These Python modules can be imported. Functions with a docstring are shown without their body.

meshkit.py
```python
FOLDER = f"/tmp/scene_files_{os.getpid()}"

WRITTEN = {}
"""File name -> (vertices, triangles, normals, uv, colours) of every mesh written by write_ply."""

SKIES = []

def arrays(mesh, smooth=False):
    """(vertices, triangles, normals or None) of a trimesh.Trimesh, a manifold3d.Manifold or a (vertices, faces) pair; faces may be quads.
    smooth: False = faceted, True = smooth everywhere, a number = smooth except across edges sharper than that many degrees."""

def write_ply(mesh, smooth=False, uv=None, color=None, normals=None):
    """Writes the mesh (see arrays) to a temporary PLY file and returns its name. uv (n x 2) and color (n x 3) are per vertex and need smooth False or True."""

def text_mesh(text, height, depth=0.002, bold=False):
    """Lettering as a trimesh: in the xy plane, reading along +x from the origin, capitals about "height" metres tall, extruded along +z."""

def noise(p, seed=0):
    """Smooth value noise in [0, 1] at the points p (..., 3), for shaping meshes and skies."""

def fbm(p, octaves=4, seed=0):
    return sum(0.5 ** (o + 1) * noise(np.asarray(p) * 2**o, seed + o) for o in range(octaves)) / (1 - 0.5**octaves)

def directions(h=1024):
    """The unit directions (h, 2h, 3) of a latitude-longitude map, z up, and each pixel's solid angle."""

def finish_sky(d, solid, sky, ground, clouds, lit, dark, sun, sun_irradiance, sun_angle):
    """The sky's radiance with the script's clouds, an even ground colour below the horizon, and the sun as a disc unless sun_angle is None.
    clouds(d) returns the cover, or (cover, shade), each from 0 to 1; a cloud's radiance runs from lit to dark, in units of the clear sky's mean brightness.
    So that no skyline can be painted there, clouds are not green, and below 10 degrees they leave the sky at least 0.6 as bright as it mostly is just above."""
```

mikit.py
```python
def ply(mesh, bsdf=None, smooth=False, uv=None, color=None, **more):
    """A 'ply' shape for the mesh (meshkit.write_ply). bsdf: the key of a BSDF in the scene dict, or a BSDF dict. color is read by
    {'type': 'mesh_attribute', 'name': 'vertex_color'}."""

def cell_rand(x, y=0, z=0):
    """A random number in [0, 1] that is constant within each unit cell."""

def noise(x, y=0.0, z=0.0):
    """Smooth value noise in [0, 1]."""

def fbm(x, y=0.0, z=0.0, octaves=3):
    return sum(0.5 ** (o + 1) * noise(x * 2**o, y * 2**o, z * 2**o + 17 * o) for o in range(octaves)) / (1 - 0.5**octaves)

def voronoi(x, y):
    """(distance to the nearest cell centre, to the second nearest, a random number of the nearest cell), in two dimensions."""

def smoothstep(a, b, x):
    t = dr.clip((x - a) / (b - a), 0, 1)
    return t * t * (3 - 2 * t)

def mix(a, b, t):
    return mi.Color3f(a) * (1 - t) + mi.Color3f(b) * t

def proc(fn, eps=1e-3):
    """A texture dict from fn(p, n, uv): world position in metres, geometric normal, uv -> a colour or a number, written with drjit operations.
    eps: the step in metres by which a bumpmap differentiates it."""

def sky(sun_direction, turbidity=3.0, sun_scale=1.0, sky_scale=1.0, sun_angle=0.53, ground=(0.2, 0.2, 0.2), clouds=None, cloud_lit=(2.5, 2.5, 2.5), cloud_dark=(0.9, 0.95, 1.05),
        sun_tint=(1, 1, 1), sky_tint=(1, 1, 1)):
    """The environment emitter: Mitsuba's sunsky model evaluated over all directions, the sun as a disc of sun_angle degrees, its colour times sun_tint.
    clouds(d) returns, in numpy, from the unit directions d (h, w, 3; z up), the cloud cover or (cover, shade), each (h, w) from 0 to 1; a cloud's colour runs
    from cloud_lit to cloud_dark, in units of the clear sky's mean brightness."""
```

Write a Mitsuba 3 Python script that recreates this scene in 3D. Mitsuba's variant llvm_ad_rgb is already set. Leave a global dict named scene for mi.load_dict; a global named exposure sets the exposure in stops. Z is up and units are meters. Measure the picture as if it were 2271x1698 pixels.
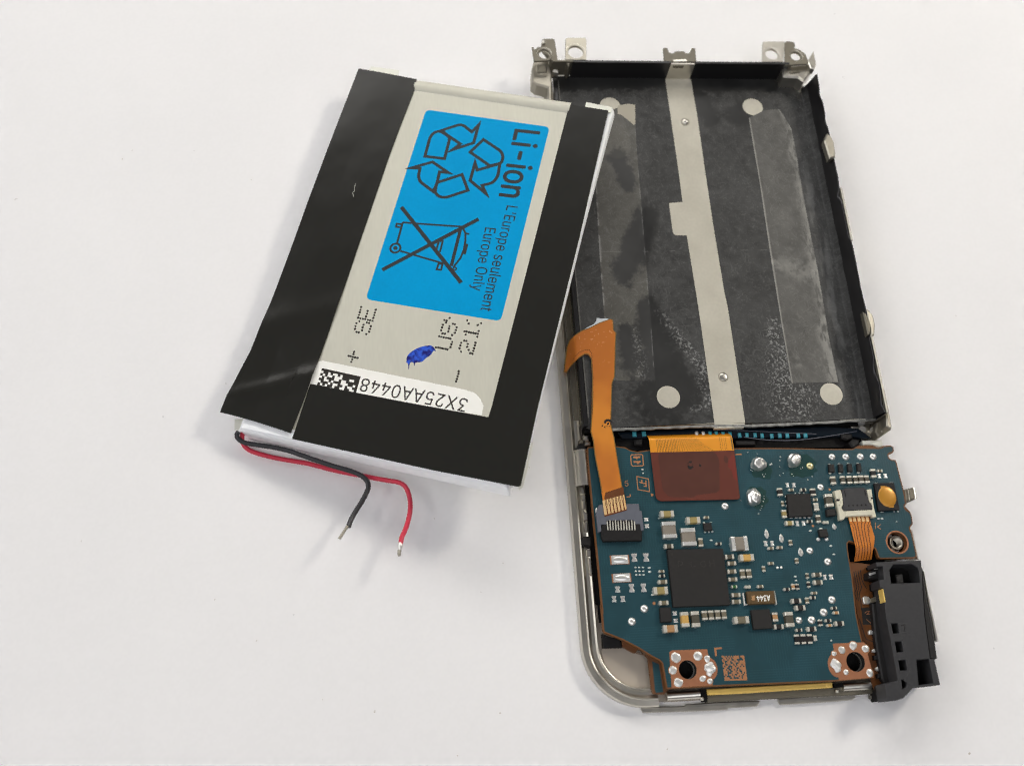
"""Opened pocket media player and its unplugged battery on white paper. Geometry is worked out in millimetres, written in metres."""
import math, random
import numpy as np, trimesh, drjit as dr, mitsuba as mi, mikit, meshkit
import mapbox_earcut as earcut
from shapely.geometry import LineString, Point, Polygon
from shapely.ops import unary_union
from mikit import noise, fbm, smoothstep, mix, voronoi, cell_rand

T = mi.ScalarTransform4f
MM = 0.001
scene, labels = {}, {}
rng = random.Random(7)

# ------------------------------------------------------------------ camera, lamps, exposure
FOCAL, CX, CY = 2128.0, 1135.5, 849.0            # lens in units of the photograph's pixels
CAM = np.array([0.0, 0.0, 140.0])                # mm above the paper
ROT = np.array([-0.36579, -0.094145, -0.041165])  # tilt of the hand-held camera
_a = np.linalg.norm(ROT); _k = ROT / _a
_K = np.array([[0, -_k[2], _k[1]], [_k[2], 0, -_k[0]], [-_k[1], _k[0], 0]])
VIEW = (np.eye(3) + math.sin(_a) * _K + (1 - math.cos(_a)) * _K @ _K) @ np.diag([1.0, -1.0, -1.0])   # rows: right, down, forward
scene['camera'] = {'type': 'thinlens', 'fov': math.degrees(2 * math.atan(CX / FOCAL)), 'fov_axis': 'x', 'near_clip': 0.005, 'far_clip': 20.0,
                   'aperture_radius': 0.00075, 'focus_distance': 0.146,
                   'to_world': T().look_at(origin=(CAM * MM).tolist(), target=((CAM + VIEW[2] * 100) * MM).tolist(), up=(-VIEW[1]).tolist())}
exposure = -0.42


def lamp(key, pos, aim, size, radiance, label):
    d = np.asarray(aim, float) - np.asarray(pos, float)
    up = [0, 1, 0] if abs(d[1]) < 0.9 * np.linalg.norm(d) else [1, 0, 0]
    scene[key] = {'type': 'rectangle', 'to_world': T().look_at(origin=list(pos), target=list(aim), up=up).scale([size[0] / 2, size[1] / 2, 1]),
                  'bsdf': {'type': 'diffuse', 'reflectance': {'type': 'rgb', 'value': [0.8, 0.8, 0.8]}},
                  'emitter': {'type': 'area', 'radiance': {'type': 'rgb', 'value': list(radiance)}}}
    labels[key] = {'label': label, 'category': 'lamp'}


lamp('desk_lamp', (0.48, 0.32, 0.43), (0.02, 0.06, 0), (0.12, 0.12), (48, 45, 40), 'square warm lamp head shining from the right, outside the picture')
lamp('shelf_lamp', (-0.42, -0.10, 0.55), (0.02, 0.06, 0), (0.17, 0.17), (8.4, 8.2, 7.9), 'square lamp head shining from the left, outside the picture')
lamp('back_fill', (-0.05, 0.52, 0.34), (0.0, 0.08, 0), (0.60, 0.16), (6.0, 5.85, 5.6), 'long low fill light added behind the player, outside the picture')  # added fill, unseen: makes the paper fall off from back to front
lamp('side_fill_panel', (-1.02, 0.45, 0.72), (0.0, 0.1, 0), (0.50, 0.60), (4.6, 4.6, 4.75), 'wide white fill panel added behind and left of the table')  # added fill, no real window: grades the paper towards the lower right
lamp('ceiling_panel', (0.02, -0.62, 1.20), (0.0, 0.1, 0), (1.2, 0.8), (1.9, 1.9, 2.0), 'white ceiling light panel above the table')
scene['room_light'] = {'type': 'constant', 'radiance': {'type': 'rgb', 'value': [0.165, 0.165, 0.178]}}


def sr(r, g, b):
    return [float(((c / 255 + 0.055) / 1.055) ** 2.4 if c > 10.3 else c / 255 / 12.92) for c in (r, g, b)]


# ------------------------------------------------------------------ materials
def tex(v):
    return mikit.proc(v) if callable(v) else {'type': 'rgb', 'value': list(v)}


def mat(key, color, rough=0.5, metallic=0.0, spec=0.5, bump=None, bump_scale=1.0, eps=2e-5, **kw):
    d = {'type': 'principled', 'base_color': tex(color), 'roughness': mikit.proc(rough) if callable(rough) else rough, 'metallic': metallic, 'specular': spec, **kw}
    if bump is not None:
        d = {'type': 'bumpmap', 'arbitrary': mikit.proc(bump, eps), 'scale': bump_scale, 'nested': d}
    scene['mat_' + key] = {'type': 'twosided', 'nested': d}


def n3(p, s, o=3, z=0.0):
    return fbm(p.x * s, p.y * s, p.z * s + z, octaves=o)


def paper_fn(p, n, uv):
    v = n3(p, 2500, 2) * 0.03 + n3(p, 60, 2, 5.0) * 0.03
    f, s, w = voronoi(p.x * 75, p.y * 75)
    speck = dr.select((w > 0.90) & (f < 0.010), 0.22, 0.0)
    return mi.Color3f(0.842, 0.836, 0.828) * (0.97 + v - speck)


def seg(p, a, b, ra, rb):
    """Distance to a tapering line a-b (mm) divided by its half width."""
    ax, ay, bx, by = (v * MM for v in (*a, *b))
    dx, dy = bx - ax, by - ay
    t = dr.clip(((p.x - ax) * dx + (p.y - ay) * dy) / (dx * dx + dy * dy), 0, 1)
    return dr.sqrt(dr.square(p.x - ax - t * dx) + dr.square(p.y - ay - t * dy)) / ((ra + (rb - ra) * t) * MM)


def fibres(p, warp):
    fib = mi.Float(0.0)
    for k, a in enumerate((0.35, 1.5, 2.7, 2.1)):
        c, s = math.cos(a), math.sin(a)
        u, v = (p.x * c + p.y * s) * 1300 + warp * 2.5, (p.y * c - p.x * s) * 6200 + warp * 7
        fib = dr.maximum(fib, smoothstep(0.72, 1.0, noise(u, v, 7.0 * k)) * (0.25 + 0.75 * noise(p.x * 600, p.y * 600, 3.0 * k)))
    return fib


def clean_patches(p, big, warp):
    """Dark patches where the glue was rubbed off the lining."""
    d = dr.minimum(seg(p, (38.6, 80.8), (33.6, 70.4), 1.9, 2.2), seg(p, (34.9, 92.4), (36.3, 87.0), 1.9, 1.3))
    d = dr.minimum(d, dr.minimum(seg(p, (36.9, 64.6), (38.7, 50.5), 1.4, 6.2), seg(p, (33.0, 60.5), (33.6, 55.0), 1.0, 2.2)))
    d = dr.minimum(d, dr.minimum(seg(p, (57.4, 101.5), (59.5, 100.8), 2.2, 1.8), seg(p, (50.5, 105.6), (52.0, 100.0), 1.2, 1.6)))
    d = dr.minimum(d, seg(p, (26.0, 107.8), (70.0, 107.8), 1.5, 1.6))
    fine = fbm(p.x * 2600, p.y * 2600, 5.0, octaves=2)
    return smoothstep(1.42, 0.68, d + 0.8 * (big - 0.5) + 0.7 * (warp - 0.5) + 0.55 * (fine - 0.5))


def film_fn(p, n, uv):
    big = fbm(p.x * 160, p.y * 160, 3.0, octaves=4)
    warp = fbm(p.x * 900, p.y * 900, 1.0, octaves=3)
    fib = fibres(p, warp)
    clean = clean_patches(p, big, warp)
    sp = smoothstep(0.82, 0.97, noise(p.x * 5200, p.y * 5200, 2.0))
    # grey bloom of torn glue along the edges of the middle bar, densest near its lower end
    d = dr.minimum(seg(p, (57.2, 61.0), (58.2, 48.0), 1.5, 5.2), seg(p, (38.8, 63.2), (44.6, 54.0), 0.9, 1.5))
    d = dr.minimum(d, dr.minimum(seg(p, (44.7, 54.5), (45.0, 47.6), 1.7, 1.5), seg(p, (44.5, 47.6), (41.8, 46.9), 1.0, 0.5)))
    d = dr.minimum(d, seg(p, (34.4, 60.4), (34.9, 52.5), 0.7, 1.4))
    bloom = smoothstep(1.25, 0.25, d + 0.7 * (warp - 0.5))
    grain = smoothstep(0.50, 0.80, fbm(p.x * 4200, p.y * 4200, 4.0, octaves=3))
    line = smoothstep(0.00008, 0.00003, dr.abs(p.y - 0.0745 + 0.0002 * warp)) * smoothstep(0.5, 0.75, noise(p.x * 900, 1.0))
    rim = smoothstep(0.0017, 0.0006, dr.abs(p.x - 0.0675 - 0.0012 * (big - 0.5))) * smoothstep(0.45, 0.7, fbm(p.x * 800, p.y * 220, 6.0, octaves=3)) * smoothstep(0.095, 0.085, p.y)
    base = 0.034 + 0.028 * (big - 0.5) + (0.036 * fib + 0.030 * sp + 0.030 * (warp - 0.45)) * (1 - clean) - 0.013 * clean
    base = dr.maximum(base, 0.012) + 0.21 * bloom * grain * (1 - 0.6 * clean) + 0.06 * line + 0.05 * rim
    return mi.Color3f(base * 1.0, base * 1.01, base * 0.975)


def film_rough(p, n, uv):
    return 0.56 - 0.22 * clean_patches(p, fbm(p.x * 160, p.y * 160, 3.0, octaves=4), fbm(p.x * 900, p.y * 900, 1.0, octaves=3))


def strip_fn(p, n, uv):
    big = fbm(p.x * 260, p.y * 200, 9.0, octaves=4)
    warp = fbm(p.x * 900, p.y * 900, 1.0, octaves=3)
    fib = fibres(p, warp)
    tear = smoothstep(0.28, 0.60, fbm(p.x * 1900, p.y * 700, 1.0, octaves=4))
    edge = smoothstep(0.70, 0.98, uv.x + 0.34 * (big - 0.5)) * tear
    left = smoothstep(0.045, 0.0, uv.x)
    d = dr.minimum(seg(p, (59.0, 72.0), (63.6, 70.2), 1.6, 2.0), seg(p, (60.0, 54.4), (62.8, 56.0), 1.1, 0.5))
    patch = smoothstep(1.5, 0.4, d + 0.9 * (warp - 0.5)) * smoothstep(0.3, 0.7, warp)
    v = 0.076 + 0.045 * (big - 0.5) + 0.045 * (warp - 0.45) + 0.045 * fib + 0.13 * edge + 0.16 * left + 0.07 * patch
    return mi.Color3f(v * 1.02, v * 1.0, v * 0.91)


def strip_left_fn(p, n, uv):
    big = fbm(p.x * 160, p.y * 160, 3.0, octaves=4)
    warp = fbm(p.x * 900, p.y * 900, 1.0, octaves=3)
    clean = clean_patches(p, big, warp)
    base = mi.Color3f(film_fn(p, n, uv))
    left = smoothstep(0.05, 0.0, uv.x) * smoothstep(0.35, 0.6, warp)
    right = smoothstep(0.965, 1.0, uv.x) * 0.6 * smoothstep(0.4, 0.65, warp)
    g = 0.030 * (1 - clean) + 0.012 * smoothstep(1.1, 0.9, seg(p, (34.6, 97.5), (34.8, 94.8), 2.6, 2.6))
    return base + mi.Color3f(g * 1.1, g, g * 0.72) + 0.12 * dr.maximum(left, right)


def mask_fn(p, n, uv):
    v = fbm(p.x * 300, p.y * 300, 1.0, octaves=3)
    # copper tracks under the solder mask show as a slightly lighter relief
    a = (p.x + 0.0016 * dr.floor(p.y * 420) * 0.37) * 2600
    tr = smoothstep(0.30, 0.42, dr.abs(a - dr.floor(a) - 0.5)) * smoothstep(0.52, 0.60, noise(p.x * 420, p.y * 300, 8.0))
    b = p.y * 2900
    tb = smoothstep(0.30, 0.42, dr.abs(b - dr.floor(b) - 0.5)) * smoothstep(0.56, 0.62, noise(p.x * 260, p.y * 420, 3.0))
    c = mix([0.011, 0.044, 0.053], [0.016, 0.060, 0.076], v)
    return c * (1 + 0.28 * dr.maximum(tr, tb))


def flux_bump(p, n, uv):
    return fbm(p.x * 900, p.y * 900, 0.0, octaves=3)


def tape_rough(p, n, uv):
    return 0.20 + 0.08 * fbm(p.x * 140, p.y * 140, p.z * 140, octaves=3)


def tape_bump(p, n, uv):
    return fbm(p.x * 110 + 3, p.y * 110, p.z * 110, octaves=3)


def brushed_rough(p, n, uv):
    return 0.20 + 0.14 * fbm(p.x * 700, p.y * 260, p.z * 700, octaves=3)


def nickel_fn(p, n, uv):
    v = fbm(p.x * 500, p.y * 500, p.z * 500, octaves=3)
    return mix([0.52, 0.49, 0.42], [0.68, 0.65, 0.57], v)


def plate_fn(p, n, uv):
    v = fbm(p.x * 240, p.y * 240, p.z * 240, octaves=3)
    f = noise(p.x * 3800, p.y * 3800, 1.0)
    return mix([0.42, 0.395, 0.32], [0.53, 0.505, 0.42], v) * (0.97 + 0.06 * f)


def cell_fn(p, n, uv):
    v = fbm(p.x * 400, p.y * 60, p.z * 400, octaves=3)
    f = noise(p.x * 5000, p.y * 900, p.z * 5000)
    return mi.Color3f(0.575, 0.563, 0.470) * (0.94 + 0.08 * v + 0.05 * f)


def blue_fn(p, n, uv):
    f = noise(p.x * 5200, p.y * 5200, p.z * 5200)
    g = noise(p.x * 150, p.y * 150, p.z * 150)
    return mi.Color3f(0.0, 0.315, 0.640) * (0.95 + 0.09 * f + 0.06 * (g - 0.5))


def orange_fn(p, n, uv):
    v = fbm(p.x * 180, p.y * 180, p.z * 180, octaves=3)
    v = v * (1 - 0.55 * smoothstep(0.047, 0.060, p.y + 0.012 * (v - 0.5)))       # painted shading: the same film, made darker towards its torn end
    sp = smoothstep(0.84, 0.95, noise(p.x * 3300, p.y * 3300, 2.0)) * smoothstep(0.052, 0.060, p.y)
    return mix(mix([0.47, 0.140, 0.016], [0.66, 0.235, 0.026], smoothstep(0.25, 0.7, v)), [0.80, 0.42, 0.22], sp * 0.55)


def ink_fn(p, n, uv):
    v = fbm(p.x * 1500, p.y * 1500, p.z * 1500, octaves=3)
    return mix([0.010, 0.012, 0.16], [0.03, 0.10, 0.60], smoothstep(0.38, 0.68, v))


def copper_fn(p, n, uv):
    v = fbm(p.x * 500, p.y * 500, p.z * 500, octaves=3)
    return mix([0.33, 0.135, 0.065], [0.43, 0.185, 0.095], v)


def amber_fn(p, n, uv):
    v = fbm(p.x * 300, p.y * 300, p.z * 300, octaves=2)
    return mix([0.085, 0.029, 0.008], [0.165, 0.060, 0.015], v)


mat('paper', paper_fn, 0.75, spec=0.25)
mat('film', film_fn, film_rough, spec=0.34)
mat('strip', strip_fn, 0.5, spec=0.4)
mat('strip_left', strip_left_fn, 0.42, spec=0.5)
mat('mask', mask_fn, 0.34, spec=0.4)
mat('laminate', sr(106, 66, 30), 0.5, spec=0.4)
mat('laminate_dark', sr(96, 58, 24), 0.5)
mat('tape', [0.0190, 0.0187, 0.0160], tape_rough, spec=0.20)
mat('wall_tape', sr(24, 23, 24), 0.30, spec=0.5, bump=tape_bump, bump_scale=0.0006, eps=2e-4)
mat('clear_tape', sr(222, 222, 208), 0.3, spec=0.5)
mat('nickel', nickel_fn, brushed_rough, metallic=0.92, spec=0.5)
mat('nickel_bright', [0.74, 0.71, 0.63], 0.27, metallic=1.0)
mat('film_lip', lambda p, n, uv: mi.Color3f(0.21, 0.21, 0.195) * (0.6 + 0.7 * noise(p.x * 2200, p.y * 2200, 1.0)), 0.5)
mat('nickel_dark', [0.17, 0.155, 0.12], 0.45, metallic=0.6)
mat('nickel_mid', [0.40, 0.375, 0.31], 0.36, metallic=0.85)
mat('plate', plate_fn, 0.42, metallic=0.12, spec=0.5)
mat('floor_plate', sr(172, 162, 148), 0.45, metallic=0.25)
mat('cell', cell_fn, 0.5, metallic=0.22, spec=0.4)
mat('wrap', sr(228, 229, 226), 0.45, spec=0.5)
mat('white_cap', sr(244, 246, 247), 0.45, spec=0.4)
mat('blue', blue_fn, 0.5, spec=0.06)
mat('print', sr(40, 44, 46), 0.5, spec=0.3)
mat('dots', sr(36, 33, 26), 0.5, spec=0.3)
mat('label', sr(243, 242, 234), 0.4, spec=0.4)
mat('ink', ink_fn, 0.25, spec=0.6)
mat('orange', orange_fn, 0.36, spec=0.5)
mat('orange_edge', sr(120, 92, 38), 0.4)
mat('trace_brown', sr(104, 52, 18), 0.4)
mat('finger', sr(232, 196, 140), 0.35, metallic=0.35)
mat('gold', [0.93, 0.64, 0.17], 0.34, metallic=0.25)
mat('gold_film', sr(226, 148, 36), 0.34, metallic=0.25, spec=0.6)
mat('gold_trace', sr(138, 90, 18), 0.4)
mat('red_film', lambda p, n, uv: mix([0.115, 0.034, 0.024], [0.150, 0.046, 0.032], fbm(p.x * 200, p.y * 200, 0.0, octaves=3)), 0.3, spec=0.25)
mat('red_film_dark', lambda p, n, uv: mix([0.082, 0.032, 0.024], [0.106, 0.041, 0.030], fbm(p.x * 420, p.y * 420, 0.0, octaves=3)), 0.3, spec=0.25)
mat('red_film_light', sr(112, 44, 35), 0.33, spec=0.5)
mat('copper', copper_fn, 0.38, metallic=0.35, spec=0.5)
mat('copper_mark', sr(168, 116, 78), 0.45, metallic=0.2)
mat('amber', amber_fn, 0.35, spec=0.5)
mat('solder', [0.88, 0.87, 0.82], 0.33, metallic=0.92)
mat('solder_dull', [0.80, 0.80, 0.76], 0.36, metallic=0.75)
mat('terminal', [0.74, 0.71, 0.61], 0.33, metallic=0.5)
mat('ceramic_gray', sr(106, 99, 80), 0.5)
mat('ceramic_dark', sr(72, 68, 55), 0.5)
mat('ceramic_stone', sr(128, 120, 108), 0.55)
mat('ceramic_olive', sr(150, 134, 84), 0.45)
mat('ceramic_gold', sr(196, 156, 84), 0.45)
mat('ceramic_tan', sr(168, 128, 86), 0.45)
mat('ceramic_white', sr(176, 176, 164), 0.45)
mat('ceramic_green', sr(48, 98, 50), 0.4)
mat('chip_black', lambda p, n, uv: mi.Color3f(0.0185, 0.0172, 0.0160) * (0.92 + 0.16 * noise(p.x * 6000, p.y * 6000, p.z * 6000)), 0.58, spec=0.3)
mat('black', sr(22, 21, 21), 0.55, spec=0.3)
mat('void', sr(13, 12, 12), 0.7, spec=0.2)
mat('jack', lambda p, n, uv: mi.Color3f(0.033, 0.033, 0.035) * (0.93 + 0.14 * noise(p.x * 5000, p.y * 5000, p.z * 5000)), 0.46, spec=0.4)
mat('jack_dark', sr(30, 29, 29), 0.5, spec=0.35)
mat('pale_gold', [0.72, 0.66, 0.36], 0.32, metallic=0.8)
mat('chip_mark', sr(49, 47, 44), 0.6, spec=0.2)
mat('dust', sr(196, 188, 178), 0.8)
mat('slate', sr(92, 95, 104), 0.45)
mat('ivory', sr(206, 202, 180), 0.5)
mat('tantalum', sr(88, 68, 38), 0.4)
mat('red_wire', sr(202, 48, 70), 0.34, spec=0.5)
mat('black_wire', sr(40, 40, 43), 0.36, spec=0.5)
mat('navy_glass', sr(7, 20, 30), 0.14, spec=0.5)
mat('led_teal', sr(62, 146, 160), 0.25, spec=0.6)
mat('amber_dome', [0.50, 0.235, 0.030], 0.3, metallic=0.25)
mat('flux', lambda p, n, uv: mix([0.013, 0.048, 0.054], [0.026, 0.060, 0.046], n3(p, 500, 2)), 0.16, spec=0.45)
mat('glue', sr(158, 152, 136), 0.5)
mat('white_scrap', sr(196, 202, 206), 0.5)

# ------------------------------------------------------------------ helpers
FRAMES = dict(A=(1440, 1180, 6.893), B=(1260, 1140, 6.893), C=(1680, 1160, 5.907), D=(1700, 940, 5.514), E=(1240, 940, 6.893), F=(1420, 940, 6.893),
              G=(1240, 1340, 6.144), H=(1520, 1400, 5.027), J=(1860, 1220, 4.865), K=(1220, 680, 5.17), L=(1220, 380, 4.136), M=(1560, 680, 4.865),
              N=(1160, 60, 5.17), O=(1500, 60, 5.17), P=(1680, 200, 3.306), Q=(900, 120, 4.136), R=(860, 500, 4.136), S=(460, 520, 4.136),
              U=(460, 860, 4.136), V=(460, 120, 4.136), W=(840, 440, 8.269), X=(1060, 980, 11.03), Y=(1200, 780, 6.893), Z=(1850, 860, 8.268),
              a=(1860, 1080, 7.518), b=(1160, 80, 11.025), s=(0, 0, 1.0))


def at(fr, pts, z):
    """Where the line of sight through measured points of the photograph meets the level z (mm)."""
    ox, oy, s = FRAMES[fr]
    q = np.atleast_2d(np.asarray(pts, float)) / s + [ox, oy]
    d = np.c_[(q - [CX, CY]) / FOCAL, np.ones(len(q))] @ VIEW
    zz = np.broadcast_to(np.asarray(z, float), (len(q),))
    return CAM + d * ((zz - CAM[2]) / d[:, 2])[:, None]


def xy(fr, pts, z):
    return at(fr, pts, z)[:, :2]


def key_of(name, parent=None):
    base = f'{parent}__{name}' if parent else name
    key, k = base, 0
    while key in scene or key in labels or any(x.startswith(key + '__') for x in ()):
        k += 1
        key = f'{base}_{k:03d}'
    return key


def thing(name, label, cat, group=None):
    key = key_of(name)
    labels[key] = {'label': label, 'category': cat, **({'group': group} if group else {})}
    return key


def put(name, mesh, m, parent=None, smooth=False, label=None, M=None, uv=None):
    """One mesh in millimetres becomes one entry of the scene."""
    if M is not None:
        mesh = mesh.copy(); mesh.apply_transform(M)
    mesh = trimesh.Trimesh(np.asarray(mesh.vertices) * MM, mesh.faces, process=False)
    key = key_of(name, parent)
    scene[key] = mikit.ply(mesh, 'mat_' + m, smooth=smooth, uv=uv)
    if label:
        labels[key] = {'label': label}
    return key


SHARED = {}


def put_unit(shape, name, m, c, size, parent, rot=0.0, label=None):
    """A copy of one of the unit shapes (box, dome, pad), placed by its base centre c and its size in mm."""
    if (shape, m) not in SHARED:
        mesh = UNITS[shape]
        SHARED[shape, m] = mikit.ply(mesh, 'mat_' + m, smooth=True if shape in ('dome', 'blob', 'blob_b') else 50 if shape == 'disc' else False)
    key = key_of(name, parent)
    c, s = np.asarray(c) * MM, np.asarray(size) * MM
    scene[key] = {**SHARED[shape, m], 'to_world': T().translate(c.tolist()).rotate([0, 0, 1], rot).scale(s.tolist())}
    if label:
        labels[key] = {'label': label}
    return key


def area2(r):
    x, y = r[:, 0], r[:, 1]
    return float(np.dot(x, np.roll(y, -1)) - np.dot(y, np.roll(x, -1)))


def inset(r, b):
    """The ring r moved to its left by b (inwards for a counter-clockwise ring)."""
    e = np.roll(r, -1, 0) - r
    e /= np.linalg.norm(e, axis=1, keepdims=True) + 1e-12
    nrm = np.c_[-e[:, 1], e[:, 0]]
    a = np.roll(nrm, 1, 0)
    return r + b * (a + nrm) / np.maximum(0.35, 1 + (a * nrm).sum(1))[:, None]


def clean(r):
    r = np.asarray(r, float)[:, :2]
    keep = np.linalg.norm(r - np.roll(r, 1, 0), axis=1) > 1e-6
    return r[keep]


def prism(rings, z0, z1, b=0.0):
    """A slab over a polygon (rings[0], with holes rings[1:]) from z0 to z1, top edges bevelled by b."""
    rings = [clean(r) for r in (rings if isinstance(rings, list) else [rings])]
    rings = [r if (area2(r) > 0) == (i == 0) else r[::-1] for i, r in enumerate(rings)]
    tops = [inset(r, b) if b else r for r in rings]
    layers = [(rings, z0), (rings, z1 - b), (tops, z1)] if b else [(rings, z0), (rings, z1)]
    ends = np.cumsum([len(r) for r in rings]).astype(np.uint32)
    n = int(ends[-1])
    v = np.vstack([np.c_[np.vstack(rs), np.full(n, z)] for rs, z in layers])
    f = []
    for l in range(len(layers) - 1):
        for s0, s1 in zip([0, *ends[:-1]], ends):
            i = np.arange(s0, s1); j = np.r_[i[1:], s0]
            a, c = l * n, (l + 1) * n
            f += [np.c_[a + i, a + j, c + j], np.c_[a + i, c + j, c + i]]
    cap = earcut.triangulate_float64(np.vstack(tops), ends).reshape(-1, 3).astype(int)
    if len(cap):
        p = np.vstack(tops)[cap]
        flip = ((p[:, 1, 0] - p[:, 0, 0]) * (p[:, 2, 1] - p[:, 0, 1]) - (p[:, 1, 1] - p[:, 0, 1]) * (p[:, 2, 0] - p[:, 0, 0])) < 0
        cap[flip] = cap[flip][:, ::-1]
    f += [cap + (len(layers) - 1) * n, cap[:, ::-1]]
    return trimesh.Trimesh(v, np.vstack(f).astype(int), process=False)


def box(x0, x1, y0, y1, z0, z1, b=0.0):
    return prism(np.array([(x0, y0), (x1, y0), (x1, y1), (x0, y1)]), z0, z1, b)


def from_shape(g, z0, z1):
    return trimesh.util.concatenate([prism([np.array(q.exterior.coords)[:-1]] + [np.array(h.coords)[:-1] for h in q.interiors], z0, z1)
                                     for q in getattr(g, 'geoms', [g]) if q.area > 1e-5])


def circle(c, rx, ry=None, n=28, a0=0.0):
    t = np.arange(n) * 2 * math.pi / n + a0
    return np.c_[c[0] + rx * np.cos(t), c[1] + (ry or rx) * np.sin(t)]


def rounded(r, rad, n=4):
    """The polygon r with its corners rounded by rad (one number, or one for each corner)."""
    r = clean(r); out = []
    rad = np.broadcast_to(rad, (len(r),))
    for i, p in enumerate(r):
        a, c = r[i - 1] - p, r[(i + 1) % len(r)] - p
        la, lc = np.linalg.norm(a), np.linalg.norm(c)
        d = min(rad[i], 0.45 * la, 0.45 * lc)
        if d < 1e-6:
            out.append(p); continue
        p0, p2 = p + a / la * d, p + c / lc * d
        out += [(1 - t) ** 2 * p0 + 2 * t * (1 - t) * p + t * t * p2 for t in np.linspace(0, 1, n + 1)]
    return np.array(out)


def spline(pts, n=8):
    p = np.asarray(pts, float)
    p = np.vstack([2 * p[0] - p[1], p, 2 * p[-1] - p[-2]])
    out = []
    for i in range(1, len(p) - 2):
        for t in np.linspace(0, 1, n, endpoint=False):
            a, b, c, d = p[i - 1:i + 3]
            out.append(0.5 * (2 * b + (c - a) * t + (2 * a - 5 * b + 4 * c - d) * t * t + (3 * b - a - 3 * c + d) * t ** 3))
    return np.array(out + [p[-2]])


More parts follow.
